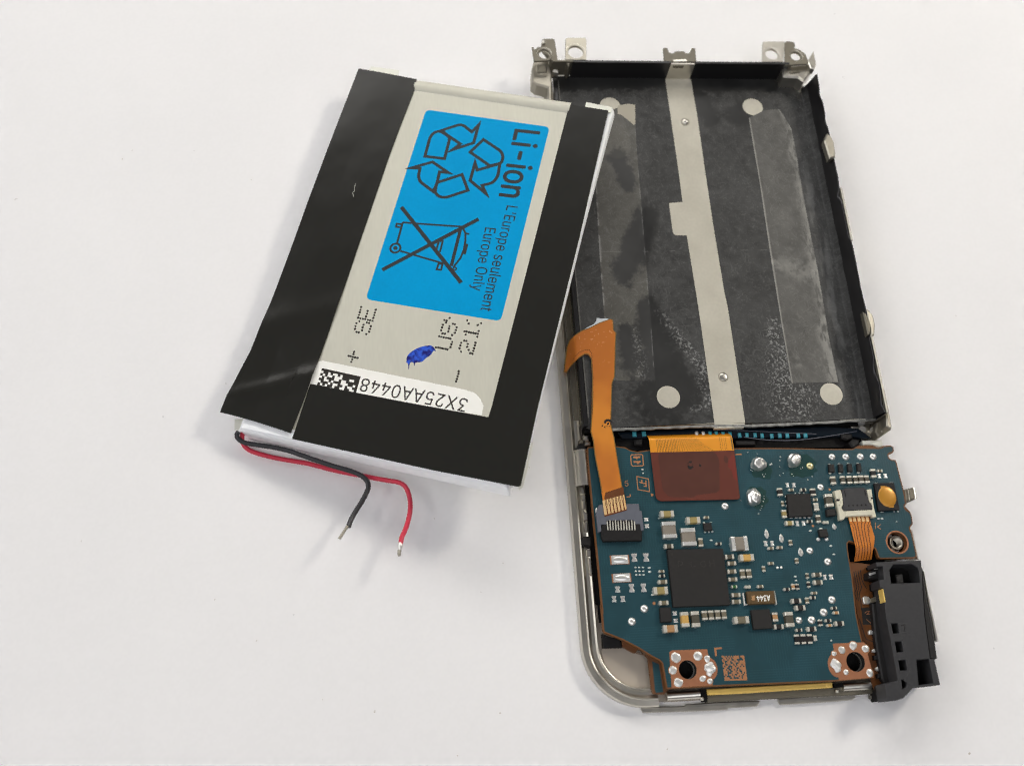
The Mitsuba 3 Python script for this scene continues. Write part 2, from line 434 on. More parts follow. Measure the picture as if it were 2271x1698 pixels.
def tube(path, rad, sides=14):
    p = np.asarray(path, float)
    rad = np.broadcast_to(rad, (len(p),))
    t = np.gradient(p, axis=0); t /= np.linalg.norm(t, axis=1, keepdims=True)
    a = np.cross(t, [0, 0, 1.0]); a /= np.linalg.norm(a, axis=1, keepdims=True) + 1e-9
    b = np.cross(a, t)
    ang = np.arange(sides) * 2 * math.pi / sides
    v = p[:, None] + rad[:, None, None] * (np.cos(ang)[None, :, None] * a[:, None] + np.sin(ang)[None, :, None] * b[:, None])
    v = np.vstack([v.reshape(-1, 3), p[:1], p[-1:]])
    f = []
    for i in range(len(p) - 1):
        for j in range(sides):
            k = (j + 1) % sides
            f += [(i * sides + j, (i + 1) * sides + j, (i + 1) * sides + k), (i * sides + j, (i + 1) * sides + k, i * sides + k)]
    e, l = len(v) - 2, (len(p) - 1) * sides
    f += [(e, j, (j + 1) % sides) for j in range(sides)] + [(e + 1, l + (j + 1) % sides, l + j) for j in range(sides)]
    return trimesh.Trimesh(v, f, process=False)


def sweep(path, profile, closed_profile=True):
    """profile: (distance to the left of the path, z) swept along a plan path."""
    p = np.asarray(path, float)
    t = np.gradient(p, axis=0); t /= np.linalg.norm(t, axis=1, keepdims=True)
    nrm = np.c_[-t[:, 1], t[:, 0]]
    pr = np.asarray(profile, float); m = len(pr)
    v = np.concatenate([np.c_[p + nrm * d, np.full(len(p), z)][:, None] for d, z in pr], 1).reshape(-1, 3)
    f = []
    for i in range(len(p) - 1):
        for j in range(m if closed_profile else m - 1):
            k = (j + 1) % m
            f += [(i * m + j, i * m + k, (i + 1) * m + k), (i * m + j, (i + 1) * m + k, (i + 1) * m + j)]
    mesh = trimesh.Trimesh(v, f, process=False)
    return mesh


def warp(mesh, fn, size=1.2):
    v, f = trimesh.remesh.subdivide_to_size(mesh.vertices, mesh.faces, size, max_iter=12)
    mesh = trimesh.Trimesh(v, f, process=True)
    mesh.vertices = fn(np.array(mesh.vertices))
    return mesh


def unit_box():
    return prism(np.array([(-.5, -.5), (.5, -.5), (.5, .5), (-.5, .5)]), 0.0, 1.0, 0.09)


def unit_dome(seed=None):
    m = trimesh.creation.icosphere(subdivisions=3, radius=0.5)
    m = m.slice_plane([0, 0, 0], [0, 0, 1])
    v = np.array(m.vertices); v[:, 2] *= 2
    if seed is not None:
        k = 1 + 0.55 * (meshkit.fbm(v * 2.6 + seed, 3, seed) - 0.5)
        v = v * k[:, None]
    return trimesh.Trimesh(v, m.faces)


def unit_hourglass():
    r = np.array([(-.5, -.5), (.5, -.5), (.46, -.22), (.24, 0), (.46, .22), (.5, .5), (-.5, .5), (-.46, .22), (-.24, 0), (-.46, -.22)])
    return prism(r, 0, 1, 0.12)


UNITS = dict(box=unit_box(), dome=unit_dome(), blob=unit_dome(3), blob_b=unit_dome(8), hourglass=unit_hourglass(),
             disc=prism(circle((0, 0), .5, n=20), 0, 1, 0.15))
for _n in ('dome', 'blob', 'blob_b', 'disc', 'box', 'hourglass'):
    UNITS[_n].vertices = np.array(UNITS[_n].vertices)


def text(s, p0, p1, cap, z, depth=0.03, bold=False, weight=0.0):
    """Lettering from p0 to p1 along its baseline, cap: the vector from the baseline to the top of the capitals (plan, mm)."""
    m = meshkit.text_mesh(s, 1.0, depth=1.0, bold=bold)
    v = np.array(m.vertices)
    v[:, 0] = (v[:, 0] - v[:, 0].min()) / (v[:, 0].max() - v[:, 0].min())
    d, c = np.asarray(p1, float) - p0, np.asarray(cap, float)
    w = np.c_[np.asarray(p0) + v[:, :1] * d + v[:, 1:2] * c, z + v[:, 2] * depth]
    s = np.linalg.norm(c) * weight
    w = np.vstack([w + [dx * s, dy * s, k * 2e-4] for k, (dx, dy) in enumerate(((-1, 0), (1, 0), (0, -1), (0, 1)) if weight else ((0, 0),))])
    out = trimesh.Trimesh(w, np.vstack([m.faces + k * len(v) for k in range(len(w) // len(v))]), process=False)
    if d[0] * c[1] - d[1] * c[0] < 0:
        out.faces = out.faces[:, ::-1]
    return out


# ------------------------------------------------------------------ the paper everything lies on
g = trimesh.creation.box((1400, 1400, 2.0)); g.apply_translation((0, 200, -1.0))
put('table_surface', g, 'paper')
labels['table_surface'] = {'label': 'plain white paper covering the whole table under both objects', 'category': 'paper', 'kind': 'structure'}

for x, y, w, l in ((271, 353, .22, .18), (293, 334, .3, .12), (557, 399, .2, .2), (34, 442, .6, .1), (963, 1149, .2, .16), (1116, 1248, .16, .16), (476, 1329, .18, .14), (569, 1420, .22, .2), (715, 1550, .16, .16), (831, 1577, .36, .2),
                   (1109, 1580, .24, .2), (1014, 1674, .18, .16), (501, 850, .2, .2), (1067, 1312, .16, .14), (1174, 1036, .24, .22), (2150, 1670, .3, .3), (430, 335, .3, .1), (1480, 1660, .2, .15), (2120, 700, .2, .14), (180, 1200, .22, .12)):
    c = xy('s', [(x, y)], 0)[0]
    put_unit('blob', 'dust_fleck', 'dust', (c[0], c[1], -.02), (w, l, .06), 'table_surface', rng.uniform(0, 180))

# ------------------------------------------------------------------ the battery
BW, BL, BT = 41.27, 65.33, 3.9                    # width, length, thickness
BAT = np.eye(4)                                    # the battery leans with its right side on the player's frame
BAT[:3, :3] = [[0.93788, 0.30009, -0.17412], [-0.29869, 0.95371, 0.03487], [0.17652, 0.01931, 0.98411]]
BAT[:3, 3] = [-25.552, 46.164, 3.947]


def bat(fr, pts, w=0.1):
    """Measured points of the photograph on the battery's top face (w mm above it), as battery coordinates."""
    ox, oy, s = FRAMES[fr]
    q = np.atleast_2d(np.asarray(pts, float)) / s + [ox, oy]
    d = (np.c_[(q - [CX, CY]) / FOCAL, np.ones(len(q))] @ VIEW) @ BAT[:3, :3]
    o = (CAM - BAT[:3, 3]) @ BAT[:3, :3]
    return (o + d * ((w - o[2]) / d[:, 2])[:, None])[:, :2]


battery = thing('battery', 'silver lithium battery with blue label and black tape leaning on the player', 'battery')
r_ = 1.75
ball = [trimesh.creation.icosphere(subdivisions=3, radius=r_).apply_translation((x, y, -BT + z))
        for x in (r_, BW - r_) for y in (r_, BL - r_) for z in (r_, BT - r_)]
put('white_wrap', trimesh.convex.convex_hull(np.vstack([b.vertices for b in ball])), 'wrap', battery, smooth=40, M=BAT)
face = rounded(np.array([(1.4, 1.2), (BW - 1.7, 1.2), (BW - 1.7, BL - 2.38), (1.4, BL - 2.38)]), 0.3)
put('cell_face', prism(face, -0.25, 0.05, 0.02), 'cell', battery, M=BAT)
# folded seam along the top edge: a rounded ridge with a soft groove below it
v_ = np.linspace(0, math.pi, 13)
prof = np.c_[BL - 1.30 - 1.15 * np.cos(v_), -0.20 + 0.50 * np.sin(v_)]
fold = trimesh.Trimesh(np.vstack([np.c_[np.full(13, u), prof] for u in (bat('s', [(917, 195)])[0, 0], bat('s', [(1263, 237)])[0, 0] + 0.1)]),
                       np.vstack([[(i, 13 + i, 14 + i), (i, 14 + i, i + 1)] for i in range(12)]), process=False)
put('folded_seam', fold, 'cell', battery, smooth=True, M=BAT)

ec = prism(rounded(np.array([(-0.45, -0.5), (40.5, -0.5), (40.5, 4.0), (-0.45, 4.0)]), 0.3, 3), -BT + 0.05, -0.02, 0.55)
put('end_cap', ec, 'white_cap', battery, M=BAT, label='bright white plastic end along the bottom edge')
we = bat('s', [(1349, 243), (1362, 252), (1350, 300), (1297, 500), (1250, 690), (1204, 872), (1178, 980), (1157, 1066)], -0.6)
wr = np.array([.72, .80, .80, .66, .58, .50, .42, .34])
wp = spline(np.c_[we - np.c_[wr * .95, wr * 0], -0.15 - wr], 8)
put('white_edge', tube(wp, np.interp(np.linspace(0, 7, len(wp)), range(8), wr), 14), 'wrap', battery, smooth=50, M=BAT)

lab = bat('s', [(945, 243.5), (1219, 282), (1110.5, 712), (811, 663.5)], 0.08)
blue = put('blue_label', prism(rounded(lab, 0.9, 5), 0.05, 0.09), 'blue', battery, M=BAT)
wl = np.vstack([bat('S', [(900, 1400), (985, 1172), (1030, 1160), (1060, 1157)], 0.08), bat('R', [(700, 1503), (800, 1535), (850, 1590), (878, 1654), (860, 1740)], 0.08)])
white = put('white_label', prism(wl, 0.05, 0.085), 'label', battery, M=BAT)


def stroke(pts, fr, width, close=False, w=0.1):
    p = bat(fr, pts, w)
    if close:
        p = np.vstack([p, p[:1]])
    return LineString(p).buffer(width / 2, cap_style=2, join_style=2, mitre_limit=4)


def bat_text(s, fr0, p0, fr1, p1, frc, c, parent, m='print', bold=False, weight=0.0):
    a, b, t = bat(fr0, [p0])[0], bat(fr1, [p1])[0], bat(frc, [c])[0]
    e = (b - a) / np.linalg.norm(b - a); cap = (t - a) - e * np.dot(t - a, e)
    put('lettering', text(s, a, b, cap, 0.09, 0.015, bold, weight), m, parent, M=BAT)


bat_text('Li-ion', 'Q', (1004, 690), 'Q', (858, 1300), 'Q', (1222, 745), blue, weight=0.022)
bat_text("L'Europe seulement", 'Q', (928, 1388), 'R', (850, 775), 'Q', (1027, 1408), blue)
bat_text('Europe Only', 'Q', (728, 1590), 'R', (770, 592), 'Q', (826, 1612), blue)
arrows = [[(175, 938), (222, 765), (255, 722), (310, 705), (370, 740), (405, 768), (355, 960)],
          [(330, 700), (490, 648), (530, 655), (605, 715), (668, 650), (622, 815), (430, 878), (500, 825), (370, 737)],
          [(590, 900), (712, 785), (870, 890), (893, 935), (880, 1000), (770, 1025)],
          [(862, 1006), (845, 1120), (800, 1180), (700, 1205), (735, 1280), (590, 1160), (635, 1000), (655, 1065)],
          [(50, 1045), (245, 990), (390, 1088), (310, 1080), (285, 1190), (250, 1260), (130, 1170), (115, 1120), (130, 1050)],
          [(285, 1180), (515, 1105), (570, 1250), (370, 1315), (310, 1312), (265, 1270)]]
put('recycling_symbol', from_shape(unary_union([stroke(rounded(np.array(a, float), [45 if i in b else 0 for i in range(len(a))], 5), 'Q', 0.50, True) for a, b in zip(arrows, ((1, 2, 3, 4, 5), (1, 2), (2, 3, 4), (1, 2), (6, 7), (3, 4, 5)))]), 0.09, 0.105), 'print', blue, M=BAT)
th, md, ln = 0.62, 0.42, 0.30
bin_ = [stroke([(415, 160), (1510, 1545)], 'W', th), stroke([(65, 1310), (1830, 380)], 'W', th),
        stroke([(440, 440), (700, 463), (1540, 520)], 'W', ln), stroke([(440, 440), (335, 820)], 'W', ln + .03),
        stroke([(330, 465), (430, 478), (412, 535), (318, 520)], 'W', ln, True),
        stroke([(400, 965), (1190, 1195)], 'W', ln), stroke([(1100, 1190), (1170, 1205), (1140, 1310), (1062, 1300)], 'W', ln, True),
        stroke([(1510, 520), (1330, 1240)], 'W', md + .1), stroke([(1540, 540), (1590, 640), (1588, 780), (1560, 940), (1500, 1090), (1370, 1260)], 'W', ln),
        stroke([(1590, 640), (1660, 655)], 'W', ln), stroke([(1585, 845), (1622, 852), (1580, 1010), (1550, 1000)], 'W', ln, True),
        stroke([(1175, 780), (1120, 985)], 'W', ln), stroke([(1100, 800), (1060, 930)], 'W', ln), stroke([(1090, 785), (1190, 780)], 'W', ln)]
cw = bat('W', [(305, 912)])[0]
bin_ += [Point(cw).buffer(0.96).difference(Point(cw).buffer(0.63)), Point(cw).buffer(0.34)]
cl = bat('W', [(1392, 1290)])[0]
bin_ += [Point(cl).buffer(0.36).difference(Point(cl).buffer(0.14))]
put('crossed_bin_symbol', from_shape(unary_union(bin_), 0.09, 0.108), 'print', blue, M=BAT)

bat_text('3X25AA0448', 'R', (742, 1592), 'S', (1425, 1316), 'R', (712, 1712), white, 'dots')
# the square code beside the number, its lower half hidden under the tape
o = bat('S', [(1052, 1225), (1405, 1302), (1365, 1440)])
ex, ey = (o[1] - o[0]) / 16, (o[2] - o[1]) / 6.4
rows = ['1111111111111111', '0110100101111111', '1010010001110011', '0101110010011111', '1100101110001101', '0111010011010011', '1010110110011001', '1101101011000111']
cells = []
for j, row in enumerate(rows):
    for i, ch in enumerate(row):
        if ch == '1' or i == 15:
            c0 = o[0] + ex * i + ey * j
            cells.append(Polygon([c0, c0 + ex * 1.01, c0 + ex * 1.01 + ey * 1.01, c0 + ey * 1.01]))
put('square_code', from_shape(unary_union(cells).buffer(0.005), 0.085, 0.10), 'dots', white, M=BAT)

GLYPH = dict(S='01110 10001 10000 01110 00001 10001 01110', E='11111 10000 10000 11110 10000 10000 11111', U='10001 10001 10001 10001 10001 10001 01110',
             Y='10001 10001 01010 00100 00100 00100 00100')
GLYPH.update({'2': '01110 10001 00001 00110 01000 10000 11111', '1': '00100 01100 00100 00100 00100 00100 01110', '+': '00000 00100 00100 11111 00100 00100 00000',
              '-': '00000 00000 00000 11111 00000 00000 00000', '3': '01110 10001 00001 00110 00001 10001 01110'})


def dot_char(ch, fr, c, px, py, row_px, keep=None):
    """A dot-printed character, read upwards along the battery: rows run to the right, columns run up."""
    dots = []
    for j, row in enumerate(GLYPH[ch].split()):
        for i, b in enumerate(row):
            q = (c[0] + (j - 3) * px[0] + (i - 2) * py[0], c[1] + (j - 3) * px[1] + (i - 2) * py[1])
            if b == '1' and (keep is None or q[1] > keep[0] + keep[1] * q[0]):
                p = bat(fr, [q])[0]
                dots.append(prism(circle(p + np.array([rng.uniform(-.03, .03), rng.uniform(-.03, .03)]), row_px * rng.uniform(0.9, 1.1), n=9), 0.05, 0.065))
    put('dot_printed_mark', trimesh.util.concatenate(dots), 'dots', battery, M=BAT)


ux, uy = (22, 4.5), (7, -25)
dot_char('S', 'S', (1425, 852), ux, uy, 0.185)
dot_char('E', 'S', (1462, 726), ux, uy, 0.185)
dot_char('+', 'S', (1334, 1120), (20, 4.5), (6, -23), 0.185)
ux = (21, 4)
dot_char('U', 'R', (520, 1078), ux, uy, 0.185)
dot_char('S', 'R', (560, 947), ux, uy, 0.185)
dot_char('Y', 'R', (596, 828), ux, uy, 0.185, (722, 0.185))
dot_char('2', 'R', (728, 1112), ux, uy, 0.185)
dot_char('1', 'R', (764, 980), ux, uy, 0.185)
dot_char('3', 'R', (798, 856), ux, uy, 0.185, (722, 0.185))
dot_char('-', 'R', (640, 1382), (20, 4), (6, -24), 0.185)

blot = spline(bat('R', [(170, 1245), (178, 1200), (215, 1160), (280, 1122), (370, 1100), (412, 1108), (440, 1150), (418, 1148), (395, 1185), (350, 1215), (310, 1250), (255, 1256), (242, 1292), (236, 1256), (205, 1258), (190, 1325), (186, 1270), (174, 1258)]), 3)
bm = warp(prism(blot, 0.05, 0.13, 0.03), lambda v: v + np.c_[v[:, :2] * 0, 0.05 * meshkit.fbm(np.c_[v[:, :2] * 2.2, v[:, 2] * 0], 3, 4) * (v[:, 2] > 0.07)], 0.35)
put('ink_blot', bm, 'ink', battery, smooth=40, M=BAT, label='blue felt pen blot drying on the silver face')

lt = [(794.9, 151.4), (924.2, 176.1), (918, 202), (885, 287), (860, 354.5), (847, 393), (825, 457), (803.3, 520), (757.4, 655.4), (711.5, 786), (688.5, 851), (667, 907), (646, 961.5), (606, 948), (565, 935), (525, 924), (490, 915.6), (522, 850), (556.7, 781), (606, 655), (656, 520), (728, 328), (760, 243)]
ltape = prism(bat('s', lt, 0.25), 0.14, 0.24)


def bend(v):
    free = np.clip((1.5 - v[:, 0]) / 4.5, 0, 1)                    # the part that hangs over the cell's left side
    low = np.clip((24 - v[:, 1]) / 24, 0, 1)
    u, w = v[:, 0] + 3, v[:, 1]
    v[:, 2] += 0.40 * free * np.sin(w * 0.17) * (0.3 + low)
    v[:, 2] += 0.30 * np.exp(-((w - 0.55 * u - 4.0) / 1.5) ** 2) + 0.10 * np.exp(-((w + 0.8 * u - 17) / 1.6) ** 2) * np.clip(u / 5, 0, 1) + 0.16 * np.exp(-((w - 0.5 * u - 16) / 2.4) ** 2)
    v[:, 2] += 0.06 * np.exp(-((w - 0.5 * u - 37) / 3.2) ** 2) * np.clip((9 - u) / 6, 0, 1) + 0.05 * meshkit.fbm(np.c_[v[:, :2] * 0.25, v[:, :1] * 0], 2, 3)
    v[:, 2] += 0.30 * low ** 2
    return v


put('black_tape', warp(ltape, bend, 0.9), 'tape', battery, smooth=40, M=BAT, label='black tape strip hanging over the left edge, lifted at its lower end')
rt = np.vstack([bat('s', [(1262.7, 232.4), (1349, 245.7), (1286.8, 520), (1193.7, 900), (1155, 1077), (1148, 1079), (960, 1042.5), (648, 973), (688.5, 851), (880, 888), (1083, 925), (1090.9, 900), (1189, 520), (1222, 390)], 0.12)])
put('black_tape', warp(prism(rt, 0.10, 0.16), lambda v: v + np.c_[v[:, :2] * 0, 0.05 * meshkit.fbm(np.c_[v[:, :2] * 0.22, v[:, :1] * 0], 2, 5)], 1.6), 'tape', battery, smooth=40, M=BAT,
    label='L-shaped black tape along the right and bottom edges')
for fr, q in (('V', [(1500, 118), (1760, 150), (1750, 215), (1480, 170)]), ('Q', [(1655, 443), (1895, 492), (1880, 540), (1640, 500)])):
    put('clear_tab', prism(bat(fr, q, 0.0), -0.05, 0.05), 'clear_tape', battery, M=BAT)
q = bat('U', [(252, 290), (345, 280), (330, 385), (248, 385)], -1.0)
put('clear_tab', prism(q, -1.05, -0.95), 'clear_tape', battery, M=BAT)
q = bat('X', [(1300, 0), (1352, 0), (1140, 960), (1090, 1110), (1000, 1180), (985, 1090), (1050, 860)], -0.9)
put('clear_tab', prism(q, -0.95, -0.85), 'clear_tape', battery, M=BAT)


lf = np.c_[bat('V', [(1358, 1190), (1352, 1225), (1346, 1262), (1335, 1272), (1340, 1312)], .4), np.full(5, .46)]
put('lint_fibre', tube(spline(lf, 5), .03, 5), 'clear_tape', battery, M=BAT)


def wire(name, m, fr, pts, zs, rad, tip, tip_z, tip_r, tip_m, label):
    z = np.interp(np.linspace(0, 1, len(pts)), np.linspace(0, 1, len(zs)), zs)
    k = put(name, tube(spline(at(fr, pts, z), 8), rad), m, battery, smooth=50, label=label)
    z = np.linspace(*tip_z, len(tip))
    put('bare_end', tube(spline(at(fr, tip, z), 6), tip_r), tip_m, k, smooth=60)
    return k


kr = wire('red_wire', 'red_wire', 'U', [(322, 405), (318, 470), (335, 525), (380, 566), (450, 596), (600, 636), (750, 664), (900, 688), (1000, 712), (1150, 752), (1300, 783), (1430, 806), (1560, 832), (1680, 852), (1755, 866), (1815, 905), (1850, 985), (1862, 1080), (1850, 1180), (1818, 1290), (1785, 1365), (1771, 1428)],
          [1.6, 0.9, 0.9, 1.2, 1.9, 3.0, 4.0, 4.6], 0.345, [(1771, 1418), (1769, 1450), (1764, 1485)], (4.6, 4.7), [0.33] * 3 + [0.38] * 5 + [0.34] * 3 + [0.26] * 2, 'solder', 'red wire with a tinned end')
put('bare_end', tube(spline(at('U', [(1765, 1482), (1758, 1510), (1762, 1540)], [4.7, 4.75, 4.8]), 6), [.2, .25, .27, .24, .27, .24, .23, .27, .24, .25, .24, .22, .17]), 'nickel_mid', kr, smooth=30)
wire('black_wire', 'black_wire', 'U', [(285, 402), (270, 430), (285, 468), (340, 500), (430, 518), (600, 543), (750, 577), (850, 612), (1000, 664), (1150, 714), (1300, 757), (1395, 795), (1455, 842), (1476, 892), (1466, 945), (1420, 1035), (1345, 1155), (1310, 1225), (1295, 1272)],
     [2.4, 1.8, 2.0, 2.6, 3.2, 3.6, 4.2, 5.0], 0.36, [(1286, 1262), (1250, 1320), (1210, 1382)], (5.0, 5.4), 0.21, 'nickel_mid', 'black wire with bare strands at its end')

# ------------------------------------------------------------------ the player's metal frame with its battery tray
X0, X1, Y0, YT = 22.3, 71.0, 3.65, 109.4          # outer edges of the frame, mm
frame = thing('player_frame', 'silver metal frame of a pocket player, opened, with a black lined battery tray', 'player')


def fput(name, mesh, m, smooth=False, label=None, parent=None):
    return put(name, mesh, m, parent or frame, smooth, label)


put('back_plate', prism(rounded(np.array([(X0 + 1.4, Y0 + 1.2), (X1 - 2.2, Y0 + 1.2), (X1 - 2.2, YT - 0.8), (X0 + 1.4, YT - 0.8)]), [11, 0, 0, 0], 12), 0.15, 0.5), 'floor_plate', frame)
# rail: runs down the left side, round the corner and along the bottom
R0 = 8.6
YR = Y0 + 0.62                                     # the rim ends inside the flange
arc = [(X0 + R0 - R0 * math.cos(a), YR + R0 - R0 * math.sin(a)) for a in np.linspace(0, math.pi / 2, 22)]
path = np.array([(X0, y) for y in np.linspace(YT - 9, YR + R0 + .4, 30)] + arc + [(x, YR) for x in np.linspace(X0 + R0 + .5, X0 + R0 + 1.6, 4)])
rail = [(0.12, 0.05), (0.0, 0.3), (0.0, 1.70), (0.16, 1.92), (0.92, 1.96), (0.98, 2.20), (1.10, 2.26), (1.20, 2.14), (1.30, 1.72), (1.62, 1.46), (2.10, 1.46), (2.36, 1.62), (2.50, 1.58), (2.55, 1.3), (2.55, 0.05)]
fput('rim', sweep(path, rail), 'nickel', smooth=28)
# the long left side is doubled by an inner rail beside the tray
p2 = np.array([(X0 + 2.62, y) for y in np.linspace(YT - 6, 45.5, 20)])
fput('inner_rail', sweep(p2, [(0, 0.2), (0, 2.6), (0.05, 2.75), (0.42, 2.75), (0.48, 2.6), (0.48, 0.2)]), 'nickel_bright', smooth=28)
fput('groove_liner', box(X0 + 1.7, X0 + 2.62, 46.5, YT - 5, 1.62, 1.70), 'nickel_dark')
fput('side_recess', box(X0 + 3.1, X0 + 3.9, 44.2, YT - 4, 0.5, 2.3), 'black')

# outer flanges along the bottom edge, with a notch between them
fl = lambda fr, pts, z: prism(xy(fr, pts, z), z - 0.45, z, 0.10)
fput('bottom_flange', fl('G', [(1115, 1395), (1600, 1385), (1900, 1372), (2212, 1362), (2300, 1350), (2300, 1430), (2000, 1447), (1150, 1473), (1125, 1440)], 0.75), 'nickel')
fput('bottom_flange', fl('H', [(0, 812), (330, 788), (830, 770), (825, 800), (800, 832), (400, 855), (0, 872)], 0.72), 'nickel')
fput('bottom_flange', fl('H', [(1035, 748), (1400, 722), (1885, 700), (1900, 735), (1860, 762), (1560, 785), (1062, 815), (1048, 790)], 0.75), 'nickel')
fput('bottom_wall', prism(xy('H', [(240, 705), (1640, 620), (1900, 600), (2090, 600), (2100, 690), (1900, 705), (1020, 745), (240, 790)], 1.5), 0.5, 1.5, 0.1), 'nickel_dark')
for q in ([(1475, 1165), (1915, 1155), (1925, 1290), (1480, 1310)],):
    c = at('G', q, 2.0); yc = c[:, 1].mean()
    cyl = tube(np.array([(x, yc, 1.55) for x in np.linspace(c[:, 0].min(), c[:, 0].max(), 4)]), 0.62, 20)
    fput('hinge_barrel', cyl, 'nickel_bright', smooth=40)
c = at('H', [(1770, 562), (2065, 545), (2060, 650), (1770, 655)], 2.0); yc = c[:, 1].mean()
fput('hinge_barrel', tube(np.array([(x, yc, 1.55) for x in np.linspace(c[:, 0].min(), c[:, 0].max(), 4)]), 0.62, 20), 'nickel_bright', smooth=40)
fput('latch_bead', trimesh.creation.icosphere(subdivisions=2, radius=0.28).apply_translation(at('H', [(185, 745)], 1.9)[0]), 'nickel_bright', smooth=True)
fput('latch_bead', trimesh.creation.icosphere(subdivisions=2, radius=0.28).apply_translation(at('H', [(1690, 660)], 1.9)[0]), 'nickel_bright', smooth=True)
for q in ([(160, 648), (245, 645), (245, 780), (205, 780)], [(1655, 578), (1745, 570), (1750, 610), (1660, 618)]):
    fput('latch_recess', prism(xy('H', q, 1.75), 0.5, 1.75), 'void')
gs = fput('contact_strip', prism(xy('H', [(243, 640), (1640, 562), (1645, 622), (600, 690), (250, 706)], 2.2), 1.55, 2.2, 0.12), 'gold')
for q in ([(318, 640), (355, 637), (360, 697), (322, 700)], [(1570, 566), (1625, 563), (1630, 620), (1575, 624)]):
    fput('contact_bump', prism(xy('H', q, 2.35), 2.1, 2.35, 0.1), 'gold', parent=gs)

# the lower bay: dark floor, side clips, roller bracket
fput('bay_floor', prism(xy('E', [(395, 930), (470, 930), (540, 1654), (570, 2300), (640, 2760), (560, 2760), (490, 2000), (440, 1500)], 0.9), 0.5, 0.9), 'void')
fput('bay_floor', box(X0 + 3.0, X1 - 1.5, Y0 + 12.5, 46.0, 0.5, 0.95), 'void')
fput('black_block', prism(xy('G', [(590, 398), (700, 440), (835, 470), (868, 588), (600, 592)], 1.6), 0.5, 1.6, 0.1), 'black')
fput('corner_plate', prism(xy('G', [(575, 640), (690, 1075), (900, 1215), (1285, 1300), (1290, 700), (1000, 560), (600, 560)], 0.8), 0.5, 0.8), 'floor_plate')
c = at('E', [(205, 440), (455, 400), (470, 930), (215, 930)], 2.9)
br = [(c[0, 0] - .1, .6), (c[0, 0] + .05, 1.9), (c[0, 0] + .45, 2.55), (c[0, 0] + 1.0, 2.95), (c[0, 0] + 1.7, 3.05), (c[0, 0] + 2.1, 2.9), (c[0, 0] + 2.2, 0.6)]
bp = np.array([(0.0, y) for y in np.linspace(c[1, 1] + .2, c[2, 1], 8)])
fput('side_bracket', sweep(bp, [(a, b) for a, b in br]), 'nickel_bright', smooth=35)
e0 = at('E', [(300, 930)], 2.0)[0]
fput('side_bracket_end', prism(xy('E', [(228, 420), (305, 290), (390, 275), (420, 400), (250, 470)], 2.5), 0.6, 2.5, 0.1), 'black')
fput('side_clip', prism(xy('E', [(372, 160), (455, 165), (455, 250), (375, 245)], 3.1), 1.0, 3.1, 0.25), 'nickel_bright')
fput('side_clip', prism(xy('E', [(390, 262), (488, 270), (480, 330), (395, 330)], 2.7), 1.0, 2.7, 0.12), 'nickel_bright')
fput('side_clip', prism(xy('E', [(305, 240), (370, 235), (375, 290), (310, 295)], 2.9), 1.0, 2.9, 0.12), 'nickel_dark')
for q, z in (([(318, 945), (372, 950), (395, 1060), (330, 1050)], 2.0), ([(330, 1080), (405, 1075), (408, 1165), (345, 1160)], 1.9), ([(345, 1165), (402, 1165), (400, 1300), (352, 1300)], 1.8),
             ([(350, 1300), (438, 1370), (440, 1470), (375, 1480)], 2.1), ([(372, 1490), (440, 1500), (440, 1650), (380, 1650)], 1.8)):
    fput('side_spring', prism(xy('E', q, z), 0.6, z, 0.12), 'nickel')
fput('side_knob', prism(xy('B', [(205, 362), (240, 330), (345, 335), (365, 360), (368, 480), (330, 505), (300, 490), (235, 490), (208, 450)], 2.6), 0.6, 2.6, 0.25), 'black')
for q in ([(270, 520), (350, 545), (352, 640), (280, 640)], [(300, 660), (350, 660), (375, 930), (330, 935)]):
    fput('side_spring', prism(xy('B', q, 1.9), 0.6, 1.9, 0.12), 'nickel')

# the tray: plate, lined floor and folded-up walls
XL = 25.55                                          # inner left edge of the tray floor
tray = put('tray_floor', box(XL, 70.0, 44.6, YT - 0.2, 3.2, 3.85), 'plate', frame)
fl_left = np.vstack([xy('s', [(1226.5, 164.6), (1474, 165.4)], 3.97), xy('s', [(1505, 380), (1513.7, 446.5)], 3.97), rounded(xy('s', [(1513.7, 447), (1483.5, 449.5), (1493, 521.5), (1522.6, 522), (1523.4, 524)], 3.97), [0, .25, .7, .3, 0]),
                     xy('s', [(1548.8, 680), (1563, 780), (1584.6, 937)], 3.97), xy('s', [(1363, 948), (1312, 951)], 3.97), rounded(xy('s', [(1312, 951), (1303, 951), (1300, 930)], 3.97), [0, .8, 0]), xy('s', [(1286.7, 792), (1278, 680), (1272, 622)], 3.97)])
holes = [circle(xy('K', [(1358, 1032)], 3.97)[0], 1.83, n=36), circle(xy('N', [(1000, 905)], 3.97)[0], 1.83, n=36)]
fput('insulating_film', prism([fl_left] + holes, 3.85, 3.97, 0.03), 'film', label='left black lining film, worn grey in patches')
fl_right = np.vstack([xy('s', [(1531, 165.2), (1770, 170.5), (1779, 174)], 3.97), xy('s', [(1816, 351), (1858.5, 532.7), (1897, 700.6), (1930, 844.4), (1943.3, 926)], 3.97), xy('s', [(1800, 934), (1653.5, 938)], 3.97),
                      xy('s', [(1614.5, 680), (1606.9, 646), (1582.7, 501), (1564.5, 380), (1546.4, 253.4)], 3.97)])
holes = [circle(xy('M', [(1382, 938)], 3.97)[0], 1.83, n=36), circle(xy('O', [(878, 915)], 3.97)[0], 1.83, n=36)]
fput('insulating_film', prism([fl_right] + holes, 3.85, 3.97, 0.03), 'film', label='right black lining film with a grey bloom beside the middle bar')


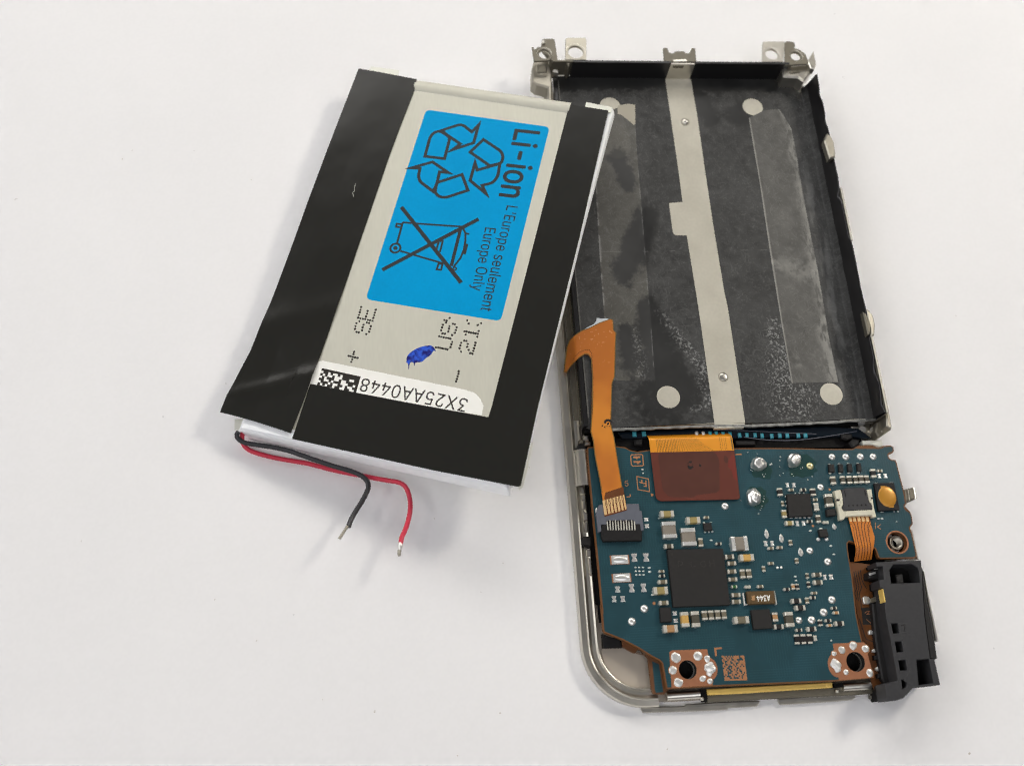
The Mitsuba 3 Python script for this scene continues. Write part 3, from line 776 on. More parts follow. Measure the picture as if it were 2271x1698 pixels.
def strip(outline, name='adhesive_strip', label=None, m='strip'):
    m_ = m
    m = warp(prism(outline, 3.97, 4.04 if m == 'strip' else 4.02), lambda v: v, 1.5)
    v = np.array(m.vertices)
    key = key_of(name, frame)
    x0 = np.interp(v[:, 1], *EDGE[0]); x1 = np.interp(v[:, 1], *EDGE[1])
    uv = np.c_[(v[:, 0] - x0) / np.maximum(x1 - x0, .1), v[:, 1] / 10]
    mesh = trimesh.Trimesh(v * MM, m.faces, process=False)
    scene[key] = mikit.ply(mesh, 'mat_' + m_, smooth=False, uv=uv)
    if label:
        labels[key] = {'label': label}


o = xy('s', [(1661, 262), (1694, 245), (1713, 243), (1729, 243), (1735, 252), (1755, 285), (1764, 330), (1790, 480), (1814, 600), (1838, 745), (1859, 847), (1756, 849), (1733, 715), (1708, 560), (1686, 410), (1672, 330)], 4.04)
EDGE = [(lambda a: (a[:, 1], a[:, 0]))(xy('s', [(1756, 849), (1733, 715), (1686, 410), (1661, 262), (1660, 240)], 4.04)), (lambda a: (a[:, 1], a[:, 0]))(xy('s', [(1859, 849), (1838, 745), (1814, 600), (1764, 330), (1755, 285), (1740, 240)], 4.04))]
strip(o, label='frosted adhesive strip on the right lining film')
o = xy('s', [(1390, 232), (1408, 232), (1409, 275), (1412, 330), (1424, 470), (1436, 620), (1446, 740), (1453, 845), (1362, 843), (1340, 700), (1332, 600), (1322, 430), (1318, 330), (1340, 250)], 4.04)
EDGE = [(lambda a: (a[:, 1], a[:, 0]))(xy('s', [(1362, 849), (1340, 700), (1322, 430), (1318, 330), (1316, 225)], 4.04)), (lambda a: (a[:, 1], a[:, 0]))(xy('s', [(1453, 849), (1446, 740), (1424, 470), (1412, 330), (1408, 225)], 4.04))]
strip(o, m='strip_left', label='thin worn adhesive strip on the left lining film')
put('glue_scrap', prism(xy('N', [(1085, 905), (1150, 890), (1190, 882), (1285, 890), (1288, 1110), (1270, 1125), (1215, 1075), (1130, 1010), (1085, 995)], 4.07), 4.03, 4.07), 'glue', frame)

# pale torn lip of the film along the tray's lower edge
e = np.vstack([xy('s', [(1312, 951.5), (1363, 949.5), (1450, 947), (1584, 942), (1653, 942), (1800, 936), (1943, 928)], 3.9)])
lip = np.vstack([e + [0, .02], (e - np.c_[e[:, :1] * 0, 0.34 + 0.12 * meshkit.noise(np.c_[e * 1.7, e[:, :1] * 0], 2)])[::-1]])
ee = []
for i in range(60):
    x = np.interp(i / 59, np.linspace(0, 1, len(e)), e[:, 0]); y = np.interp(x, e[:, 0], e[:, 1])
    ee.append((x, y - 0.22 - 0.20 * meshkit.noise(np.array([x * 1.3, 0, 0]), 3)))
put('film_lip', prism(np.vstack([e + [0, .03], np.array(ee)[::-1]]), 3.5, 3.96), 'film_lip', frame)
fput('middle_bar_lip', prism(xy('s', [(1585, 938), (1653, 938), (1650, 948), (1584, 950)], 3.95), 3.3, 3.95, 0.05), 'plate')
for q, m, h in (('K', (1985, 805), .10), ('N', (1858, 1090), .42)):
    c = xy(q, [m], 3.86)[0]
    k = fput('rivet', prism([circle(c, 0.80, n=24), circle(c, 0.60, n=24)], 3.84, 3.95, 0.05), 'nickel_mid')
    put_unit('dome', 'rivet_head', 'nickel_bright', (c[0], c[1], 3.84), (1.24, 1.24, h), k)

WZ = 8.0
# black-taped walls
fput('top_wall', prism(np.array([(28.0, YT - .15), (45.1, YT - .15), (45.1, YT - .55), (28.0, YT - .55)]), 3.9, WZ), 'wall_tape')
fput('top_wall', prism(np.array([(49.5, YT - .15), (66.3, YT - .15), (66.3, YT - .55), (49.5, YT - .55)]), 3.9, WZ), 'wall_tape')
fput('top_wall_core', box(24.6, 67.0, YT - .15, YT + .15, 3.2, WZ - .35), 'nickel_dark')
ys = np.linspace(44.4, YT - 2.6, 90)
wob = lambda y, k: 0.10 * (meshkit.noise(np.array([y * .6, k, 0.]), 5) - .5)
sec = []
for y in ys:
    nick = 0.55 * max(0.0, meshkit.noise(np.array([y * .35, 3., 0.]), 9) - .55) / .45
    WT = WZ - nick - (0.45 if 74.5 < y < 83.5 or y < 60 else 0)
    sec.append([(69.35 + wob(y, 1), y, 3.9), (69.75, y, 4.25), (70.1 + wob(y, 2), y, 5.2), (70.45 + wob(y, 6), y, 6.6), (70.72 + wob(y, 3), y, WT - .05), (70.95 + wob(y, 4), y, WT), (71.02, y, WT - .3), (71.02, y, 3.0)])
sec = np.array(sec); m_ = sec.shape[1]
f = [t for i in range(len(ys) - 1) for j in range(m_ - 1) for t in ((i * m_ + j, (i + 1) * m_ + j + 1, (i + 1) * m_ + j), (i * m_ + j, i * m_ + j + 1, (i + 1) * m_ + j + 1))]
lo, hi = sec[:, :4], sec[:, 2:]
def lofted(s):
    m = s.shape[1]
    f = [t for i in range(len(s) - 1) for j in range(m - 1) for t in ((i * m + j, (i + 1) * m + j + 1, (i + 1) * m + j), (i * m + j, i * m + j + 1, (i + 1) * m + j + 1))]
    return trimesh.Trimesh(s.reshape(-1, 3), f, process=False)
fput('right_wall', lofted(hi), 'wall_tape', smooth=45)
fput('film_lap', lofted(sec[:, :3] + np.array([0, 0, .01])), 'film', smooth=45, label='edge of the lining film running up the right wall')
fput('left_wall', box(XL - .62, XL + .12, 44.6, YT - .8, 2.4, 4.25, 0.08), 'wall_tape')
fput('film_edge', box(XL + .16, XL + .40, 46.0, YT - 1.2, 3.97, 4.10, 0.03), 'strip')

# right metal wall with its clips, the open bits of it that show outside the tape
for y0, y1, z in ((74, 84, 7.75), (44.3, 60.5, 7.75)):
    fput('outer_wall', box(71.03, 71.33, y0, y1, 0.3, z, 0.08), 'nickel_mid')
fput('outer_wall', box(71.03, 71.3, 44.3, YT - 3, 0.3, 6.0), 'nickel_dark')
fput('wall_clip', prism(xy('P', [(490, 368), (512, 312), (540, 335), (560, 370), (572, 440), (572, 490), (530, 500), (515, 450)], 8.3), 7.0, 8.3, 0.2), 'nickel_mid')
fput('wall_clip', prism(xy('M', [(1745, 15), (1790, 28), (1835, 90), (1858, 190), (1850, 300), (1812, 322), (1800, 250), (1770, 130)], 8.0), 6.4, 8.0, 0.25), 'nickel_mid')
fput('wall_clip', prism(xy('M', [(1725, 50), (1760, 75), (1815, 205), (1805, 285), (1780, 300), (1750, 170)], 8.15), 7.0, 8.15, 0.2), 'nickel_dark')

# folded tabs of the top edge
Z8 = 7.6


def tab(fr, outline, z, m, hole=None, rim=None, th=0.35):
    r = [xy(fr, outline, z)]
    if hole is not None:
        c = xy(fr, [hole[0]], z)[0]
        r.append(circle(c, hole[1], n=26))
    k = fput('screw_tab', prism(r, z - th, z, 0.06), m)
    if rim:
        t = np.linspace(0, 2 * math.pi, 27)[:-1]
        rings = np.array([[(c[0] + a * math.cos(x), c[1] + a * math.sin(x), zz) for x in t] for a, zz in ((hole[1] + rim, z + .03), (hole[1] + .1, z - .16), (hole[1] - .02, z - .5))])
        n = 26
        f = [q for i in range(2) for j in range(n) for q in ((i * n + j, i * n + (j + 1) % n, (i + 1) * n + (j + 1) % n), (i * n + j, (i + 1) * n + (j + 1) % n, (i + 1) * n + j))]
        put('hole_rim', trimesh.Trimesh(rings.reshape(-1, 3), f, process=False), 'nickel_bright', k, smooth=True)
    return k


tab('b', rounded(np.array([(1040, 45), (1550, 45), (1550, 580), (1030, 580)]), [55, 55, 0, 0]), Z8, 'nickel_mid', ((1290, 390), 1.32), 0.42)
tab('b', rounded(np.array([(490, 70), (770, 65), (850, 600), (640, 600), (430, 330), (455, 130)]), [30, 60, 0, 0, 40, 40]), 7.0, 'nickel_dark')
tab('b', [(215, 270), (255, 265), (270, 320), (325, 320), (340, 275), (560, 265), (700, 350), (700, 540), (640, 600), (270, 620), (250, 500)], 8.0, 'nickel_dark', ((520, 440), 0.95), 0.35)
fput('corner_bead', trimesh.creation.icosphere(subdivisions=2, radius=0.36).apply_translation(at('b', [(500, 165)], 7.2)[0]), 'nickel_bright', smooth=True)
fput('corner_bracket', prism(xy('b', [(270, 600), (640, 580), (700, 900), (720, 1650), (620, 1654), (600, 1250), (330, 1180), (220, 1100), (215, 790)], 5.9), 3.0, 5.9, 0.25), 'nickel_mid')
fput('corner_bracket', prism(xy('b', [(330, 690), (560, 660), (610, 700), (600, 900), (340, 920)], 6.1), 5.0, 6.1, 0.3), 'nickel_dark')
fput('corner_step', prism(xy('b', [(650, 600), (1240, 580), (1130, 740), (1050, 640), (700, 640)], 7.4), 4.0, 7.4, 0.2), 'nickel_dark')
fput('corner_step', prism(xy('b', [(700, 690), (900, 760), (870, 880), (720, 850)], 5.6), 4.0, 5.6, 0.3), 'nickel')
fput('corner_step', prism(xy('b', [(860, 900), (960, 770), (1100, 840), (1090, 900)], 4.6), 4.0, 4.6, 0.2), 'clear_tape')
fput('corner_fillet', prism(xy('b', [(720, 880), (1180, 910), (1160, 965), (730, 980)], 4.2), 3.9, 4.2, 0.1), 'nickel')
# upper right corner
tab('O', rounded(np.array([(990, 165), (1245, 165), (1228, 400), (985, 400)]), [25, 10, 0, 0]), Z8, 'nickel', ((1097, 312), 1.15), 0.36)
tab('O', [(1245, 178), (1270, 160), (1350, 175), (1365, 215), (1345, 240), (1420, 262), (1480, 310), (1515, 395), (1500, 425), (1245, 440)], 7.9, 'nickel_dark', ((1370, 335), 0.9), 0.34)
fput('corner_spike', prism(xy('O', [(1505, 390), (1575, 272), (1608, 430), (1585, 485), (1540, 470)], 7.9), 6.6, 7.9, 0.15), 'nickel')
fput('corner_bracket', prism(xy('O', [(1205, 455), (1245, 440), (1500, 425), (1575, 470), (1575, 490), (1465, 625), (1400, 580), (1230, 570)], 6.8), 3.9, 6.8, 0.3), 'nickel')
fput('corner_bracket', prism(xy('O', [(1280, 490), (1400, 480), (1440, 520), (1310, 545)], 7.0), 6.0, 7.0, 0.3), 'nickel_dark')
# middle tab: the bar of the floor climbs the wall and ends in a forked lug
c = at('N', [(1640, 530), (1915, 530)], 3.9)
fput('middle_bar_rise', prism(np.array([(45.15, YT - .2), (49.45, YT - .2), (49.45, YT - .57), (45.15, YT - .57)]), 3.85, 7.75, 0.1), 'nickel')
lug = xy('N', [(1608, 245), (1625, 236), (1655, 240), (1670, 285), (1700, 302), (1728, 298), (1750, 276), (1845, 276), (1868, 300), (1905, 300), (1925, 270), (1935, 238), (1975, 240), (1988, 400), (1620, 395)], 7.9)
k = fput('forked_lug', prism(lug, 7.5, 7.9, 0.08), 'nickel_dark')
put('lug_crease', prism(xy('N', [(1720, 375), (1870, 368), (1890, 392), (1725, 398)], 7.98), 7.85, 7.98, 0.05), 'nickel_bright', k)
fput('lug_slot', prism(xy('N', [(1722, 402), (1850, 398), (1868, 425), (1840, 450), (1722, 446)], 7.4), 6.8, 7.4), 'nickel_dark')

# lower right corner of the tray and the ends of the right wall
fput('tray_end', prism(xy('Z', [(880, 40), (925, 0), (1010, 400), (1062, 700), (1050, 760), (960, 700), (960, 500)], 6.3), 0.4, 6.3, 0.2), 'nickel_mid')
fput('tray_end', prism(xy('Z', [(790, 620), (960, 560), (985, 660), (1040, 745), (850, 880), (820, 910), (760, 800)], 4.2), 0.5, 4.2, 0.2), 'nickel_dark')
fput('tray_end', prism(xy('Z', [(860, 710), (930, 700), (935, 790), (880, 800)], 4.4), 3.8, 4.4, 0.15), 'nickel')
fput('corner_shelf', prism(xy('Z', [(310, 700), (600, 700), (640, 740), (680, 830), (800, 850), (820, 915), (660, 925), (560, 830), (340, 760)], 2.2), 0.5, 2.2, 0.1), 'nickel_bright')
fput('corner_peg', tube(np.array([at('Z', [(520, 760)], 2.0)[0] - [0, 0, 1], at('Z', [(520, 760)], 2.6)[0]]), 0.55, 18), 'nickel_bright', smooth=40)
fput('corner_peg', tube(np.array([at('Z', [(710, 770)], 2.0)[0] - [0, 0, 1], at('Z', [(710, 770)], 2.8)[0]]), 0.45, 18), 'nickel', smooth=40)
fput('corner_shelf', prism(xy('Z', [(525, 960), (880, 950), (905, 1060), (850, 1100), (780, 1070), (740, 1050), (545, 1050)], 2.8), 0.5, 2.8, 0.2), 'clear_tape')
fput('right_rim', box(70.2, 71.0, 20.5, 44.5, 0.2, 1.9, 0.15), 'nickel_bright')
fput('right_rim', prism(xy('D', [(1755, 1275), (1790, 1290), (1868, 1654), (1835, 1654)], 2.6), 0.3, 2.6, 0.12), 'nickel_bright')
k = fput('side_hook', prism(xy('D', [(1680, 800), (1735, 785), (1755, 930), (1695, 940)], 3.2), 1.0, 3.2, 0.1), 'nickel_dark')
put('hook_tip', prism(xy('D', [(1730, 785), (1815, 765), (1845, 905), (1752, 940)], 3.4), 1.2, 3.4, 0.25), 'nickel_dark', k)
put('hook_tip', prism(xy('D', [(1795, 770), (1818, 766), (1848, 905), (1822, 915)], 3.5), 1.4, 3.5, 0.15), 'nickel_bright', k)
put('hook_tip', prism(xy('D', [(1722, 787), (1733, 785), (1756, 930), (1744, 933)], 3.45), 1.4, 3.45), 'nickel_bright', k)

# ------------------------------------------------------------------ the display module under the tray, seen through the gap
disp = thing('display_module', 'dark blue display module edge with tiny teal lamps in the gap below the tray', 'display')
gz = 2.2
put('glass_edge', prism(xy('s', [(1370, 958), (1600, 950), (1700, 950), (1830, 945), (1905, 950), (1935, 972), (1880, 968), (1790, 968), (1600, 972), (1380, 972)], 2.6), 1.9, 2.6, 0.1), 'navy_glass', disp)
put('black_gasket', prism(xy('s', [(1355, 970), (1600, 976), (1850, 962), (1905, 968), (1890, 992), (1700, 996), (1440, 1006), (1360, 990)], 1.9), 0.95, 1.9, 0.1), 'void', disp)
for pts in ([(1590, 953), (1660, 955), (1740, 959), (1810, 962)], [(1650, 969), (1700, 975), (1760, 976), (1830, 968), (1900, 956)]):
    l_ = spline(at('s', pts, 2.7), 6)
    put('rim_line', tube(l_, .07, 6), 'slate', disp)
for x, y, w, m in ((970, 1457, 46, 'led_teal'), (1080, 1452, 50, 'led_teal')):
    c = at('K', [(x, y)], 3.0)[0]
    put('edge_lamp', box(c[0] - .31, c[0] + .31, c[1] - .38, c[1] + .38, 2.55, 3.0, .12), m, disp)
for i, (x, y) in enumerate([(868, 140), (970, 140), (1075, 140), (1170, 140), (1272, 145), (1380, 150), (1525, 165), (1637, 162), (1762, 165), (1870, 172), (2018, 178)]):
    c = at('F', [(x, y)], 3.0)[0]
    put('edge_lamp', box(c[0] - .24, c[0] + .24, c[1] - .36, c[1] + .36, 2.55, 3.0, .12), 'solder_dull' if i < 2 else 'led_teal', disp)
for x, y in ((830, 1385), (910, 1385), (1030, 1385), (1108, 1385)):
    c = at('M', [(x, y)], 3.0)[0]
    put('edge_lamp', box(c[0] - .26, c[0] + .26, c[1] - .36, c[1] + .36, 2.55, 3.0, .12), 'led_teal', disp)
put('black_block', prism(xy('E', [(1145, 235), (1280, 215), (1285, 330), (1155, 325)], 2.6), 0.9, 2.6, 0.2), 'black', disp)
put('black_block', prism(xy('M', [(340, 1440), (560, 1440), (570, 1490), (350, 1495)], 2.5), 0.9, 2.5, 0.15), 'black', disp)
put('black_block', prism(xy('Z', [(130, 840), (330, 835), (350, 930), (240, 960), (150, 930)], 3.0), 0.9, 3.0, 0.2), 'black', disp)
put('black_block', prism(xy('Z', [(270, 1010), (350, 930), (470, 950), (440, 1040), (380, 1095), (330, 1090)], 3.65), 0.9, 3.65, 0.2), 'black', disp)
put('teal_foot', prism(xy('Z', [(420, 850), (560, 850), (640, 900), (600, 925), (470, 920)], 2.6), 2.0, 2.6, 0.1), 'navy_glass', disp)

# ------------------------------------------------------------------ the circuit board
ZB = 3.4                                            # level of its upper face
board = thing('circuit_board', 'dark teal circuit board with many soldered chips in the lower half of the player', 'circuit board')
out = np.vstack([xy('E', [(425, 372), (440, 350), (520, 345), (900, 338), (1010, 352), (1090, 395), (1200, 420), (1440, 380)], ZB), xy('F', [(2000, 362)], ZB), xy('D', [(800, 300), (1050, 300), (1120, 262), (1300, 260), (1335, 280), (1365, 290), (1400, 285), (1435, 264), (1520, 260), (1550, 278), (1562, 322), (1548, 348), (1505, 362), (1493, 380), (1500, 410), (1530, 433), (1570, 437), (1588, 455), (1612, 545), (1690, 850), (1712, 980), (1692, 992), (1694, 1020), (1712, 1048), (1758, 1074), (1775, 1110), (1792, 1205), (1786, 1225), (1757, 1262), (1760, 1300), (1780, 1330), (1838, 1590), (1836, 1620), (1815, 1640)], ZB),
                 xy('D', [(1400, 1648), (1372, 1635), (1350, 1580), (1340, 1550), (1325, 1520)], ZB), xy('C', [(1500, 330), (1270, 262), (1205, 240), (1182, 262), (1185, 330)], ZB),
                 xy('C', [(1200, 440), (1245, 700), (1300, 1200), (1345, 1420), (1378, 1550)], ZB), xy('H', [(2000, 118), (2045, 280), (2108, 515), (1850, 535), (1640, 555), (300, 612), (-40, 632)], ZB), xy('G', [(1480, 1148), (1460, 1142), (1420, 900), (1400, 800), (1370, 765), (1270, 715), (1090, 600), (880, 490), (760, 440), (620, 385), (598, 350), (580, 120), (566, 0)], ZB),
                 xy('B', [(520, 1500), (450, 750), (400, 260), (375, 0)], ZB), xy('E', [(500, 1250), (468, 900), (440, 620)], ZB)])
c_ring = xy('a', [(978, 916)], ZB)[0]
h_left, h_right = xy('G', [(1752, 885)], ZB)[0], xy('H', [(1897, 335)], ZB)[0]
holes = [circle(c_ring, 1.52, n=36), circle(h_left, 1.27, n=32), circle(h_right, 1.36, n=32)]
put('laminate', prism([out] + holes, ZB - 0.8, ZB - 0.03, 0.04), 'laminate', board)
outs = Polygon(out).buffer(0)
hs = unary_union([Polygon(circle(c_ring, 1.62, n=36)), Polygon(circle(h_left, 1.3, n=32)), Polygon(circle(h_right, 1.4, n=32))])
mk = outs.buffer(-0.20, join_style=1).difference(hs)
# the bare copper edge along the upper right corner is wider
mk = mk.difference(Polygon(xy('D', [(1040, 245), (1440, 240), (1432, 290), (1385, 303), (1120, 302), (1050, 292)], ZB)))
put('solder_mask', from_shape(mk, ZB - 0.03, ZB), 'mask', board)
# copper parts that stick out from under the board's edge
put('ground_tongue', prism(xy('D', [(1700, 1010), (1760, 1074), (1792, 1210), (1755, 1268), (1725, 1200), (1690, 1060)], ZB), ZB - .5, ZB - .01, 0.04), 'amber', board)
put('ground_tongue', prism(xy('G', [(860, 470), (1080, 590), (1045, 660), (1010, 660), (920, 610), (865, 575)], ZB - 0.9), ZB - 1.3, ZB - 0.9, 0.05), 'amber', board)
lower = thing('lower_board', 'narrow lower circuit board layer showing beside the left copper pad', 'circuit board')
lw = xy('G', [(1050, 655), (1120, 640), (1170, 680), (1215, 735), (1262, 1150), (1290, 1215), (1430, 1222), (1500, 1150), (1440, 800), (1250, 690)], ZB - 1.0)
put('laminate', prism(lw, ZB - 1.7, ZB - 1.02), 'laminate_dark', lower)
put('solder_mask', prism(xy('G', [(1268, 770), (1360, 810), (1420, 1190), (1320, 1200), (1305, 1160)], ZB - 0.98), ZB - 1.02, ZB - 0.98), 'mask', lower)

BODY = dict(g='ceramic_gray', d='ceramic_dark', s='ceramic_stone', o='ceramic_olive', y='ceramic_gold', t='ceramic_tan', w='ceramic_white', n='ceramic_green', k='chip_black', b='black')


def chip(fr, x0, y0, x1, y1, d, body, h=None, tf=0.26, term='terminal', name=None):
    """A two-ended part; x0..y1 is its upper face as measured, d the direction of its ends, body the colour."""
    x1 = max(x1 - 0.10 * (y1 - y0), x0 + 0.6 * (x1 - x0))
    s = FRAMES[fr][2]
    long_mm = max(x1 - x0, y1 - y0) / s / 15.2
    h = h or float(np.clip(0.42 * long_mm + 0.08, 0.22, 0.95))
    c = xy(fr, [(x0, (y0 + y1) / 2), (x1, (y0 + y1) / 2), ((x0 + x1) / 2, y0), ((x0 + x1) / 2, y1)], ZB + h)
    w, l = c[1, 0] - c[0, 0], c[2, 1] - c[3, 1]
    cx, cy = (c[0, 0] + c[1, 0]) / 2, (c[2, 1] + c[3, 1]) / 2
    name = name or {'k': 'resistor', 'b': 'resistor', 'd': 'inductor', 's': 'inductor', 'w': 'resistor'}.get(body, 'capacitor')
    key = put_unit('box', name, BODY[body], (cx, cy, ZB), (w * (.9 if d == 'h' else .95), l * (.95 if d == 'h' else .9), h * .95), board)
    for sgn in (-1, 1):
        if d == 'h':
            put_unit('box', 'terminal', term, (cx + sgn * w * (.5 - tf / 2), cy, ZB), (w * tf, l, h), key)
        else:
            put_unit('box', 'terminal', term, (cx, cy + sgn * l * (.5 - tf / 2), ZB), (w, l * tf, h), key)
    # solder fillet on both ends
    a = (w / 2 + .06, l * .42) if d == 'h' else (w * .42, l / 2 + .06)
    put_unit('dome', 'solder_fillet', 'solder', (cx, cy, ZB - .02), (2 * a[0] + (.16 if d == 'h' else 0), 2 * a[1] + (.16 if d == 'v' else 0), h * .75), key)
    return key


def pad(fr, x0, y0, x1, y1, shape='hourglass', m='solder', h=0.10, name='solder_pad'):
    c = xy(fr, [(x0, (y0 + y1) / 2), (x1, (y0 + y1) / 2), ((x0 + x1) / 2, y0), ((x0 + x1) / 2, y1)], ZB + h)
    return put_unit(shape, name, m, ((c[0, 0] + c[1, 0]) / 2, (c[2, 1] + c[3, 1]) / 2, ZB), (c[1, 0] - c[0, 0], c[2, 1] - c[3, 1], h), board)


def joint(fr, x, y, r, h=0.42, shape='dome', ry=None, m='solder', name='solder_joint', label=None, rot=0):
    c = xy(fr, [(x, y)], ZB + h * .5)[0]
    d = 2 * r / FRAMES[fr][2] / 15.3 * (1.15 if 'blob' in shape and r > 50 else 1.0)
    return put_unit(shape, name, m, (c[0], c[1], ZB - .02), (d, d * (ry or r) / r, h), board, rot, label)


def quad_box(name, fr, pts, h, m, bevel=0.06, parent=None, z0=None, label=None):
    return put(name, prism(xy(fr, pts, ZB + h), (ZB if z0 is None else z0), ZB + h, bevel), m, parent or board, label=label)


# big chip and the other black packages
big_chip = quad_box('integrated_circuit', 'A', [(278, 262), (1128, 247), (1240, 1108), (372, 1138)], 0.9, 'chip_black', 0.05, label='large square black chip in the middle of the board')
put('etched_mark', from_shape(unary_union([LineString(spline(np.c_[xy('A', q, ZB + .9), np.zeros(len(q))], 4)[:, :2]).buffer(.05) for q in
    ([(440, 450), (470, 440), (505, 455), (500, 490), (470, 500)], [(440, 440), (442, 480), (446, 520)], [(640, 440), (645, 520), (700, 518)], [(860, 450), (820, 440), (785, 470), (800, 515), (850, 520), (868, 490)], [(920, 430), (930, 520)], [(985, 425), (998, 515)], [(925, 475), (990, 470)])]
    + [Point(xy('A', [(345, 330)], ZB + .9)[0]).buffer(.2)]), ZB + .9, ZB + .905), 'chip_mark', big_chip)
quad_box('integrated_circuit', 'A', [(165, 1150), (330, 1140), (352, 1362), (178, 1372)], 0.8, 'chip_black', 0.08)
quad_box('integrated_circuit', 'A', [(1558, 1185), (1838, 1170), (1895, 1462), (1602, 1482)], 0.7, 'chip_black', 0.05)
k = quad_box('integrated_circuit', 'D', [(250, 855), (532, 848), (570, 1118), (278, 1132)], 0.75, 'chip_black', 0.05, label='small square black chip with silver pins near the white connector')
for x, y in ((362, 1142), (412, 1142), (466, 1140), (300, 1140), (520, 1135)):
    pad('D', x - 16, y - 9, x + 16, y + 12, 'box', 'solder', .12, 'chip_pin')
for x, y in ((236, 885), (240, 945), (244, 1000), (262, 1095), (355, 845), (405, 842), (460, 840)):
    pad('D', x - 10, y - 12, x + 10, y + 12, 'dome', 'solder', .14, 'chip_pin')
quad_box('transistor', 'F', [(965, 1512), (1085, 1508), (1105, 1620), (985, 1630)], 0.5, 'chip_black', 0.05)
for q in ((958, 1490, 1000, 1530), (1066, 1488, 1106, 1508), (974, 1625, 1014, 1660), (1036, 1625, 1070, 1660), (1085, 1622, 1124, 1656)):
    pad('F', *q, 'dome', 'solder', .2, 'transistor_leg')
quad_box('transistor', 'D', [(640, 1290), (740, 1280), (762, 1372), (660, 1382)], 0.6, 'chip_black', 0.06)
for q in ((645, 1262, 697, 1290), (612, 1380, 666, 1430), (714, 1378, 768, 1428)):
    pad('D', *q, 'dome', 'solder', .25, 'transistor_leg')
quad_box('inductor', 'D', [(735, 1040), (840, 1032), (852, 1115), (745, 1128)], 0.7, 'chip_black', 0.1)
for q in ((762, 490, 838, 585), (882, 488, 945, 583), (992, 485, 1056, 580), (1108, 482, 1166, 577)):
    quad_box('diode', 'D', [(q[0], q[1]), (q[2] - 12, q[1]), (q[2], q[3]), (q[0] + 10, q[3])], 0.55, 'chip_black', 0.06)
    pad('D', q[0], q[3] + 2, q[0] + 42, q[3] + 24, 'dome', 'solder', .2)
    pad('D', q[0] - 8, q[1] - 12, q[0] + 28, q[1] + 2, 'dome', 'solder', .2)

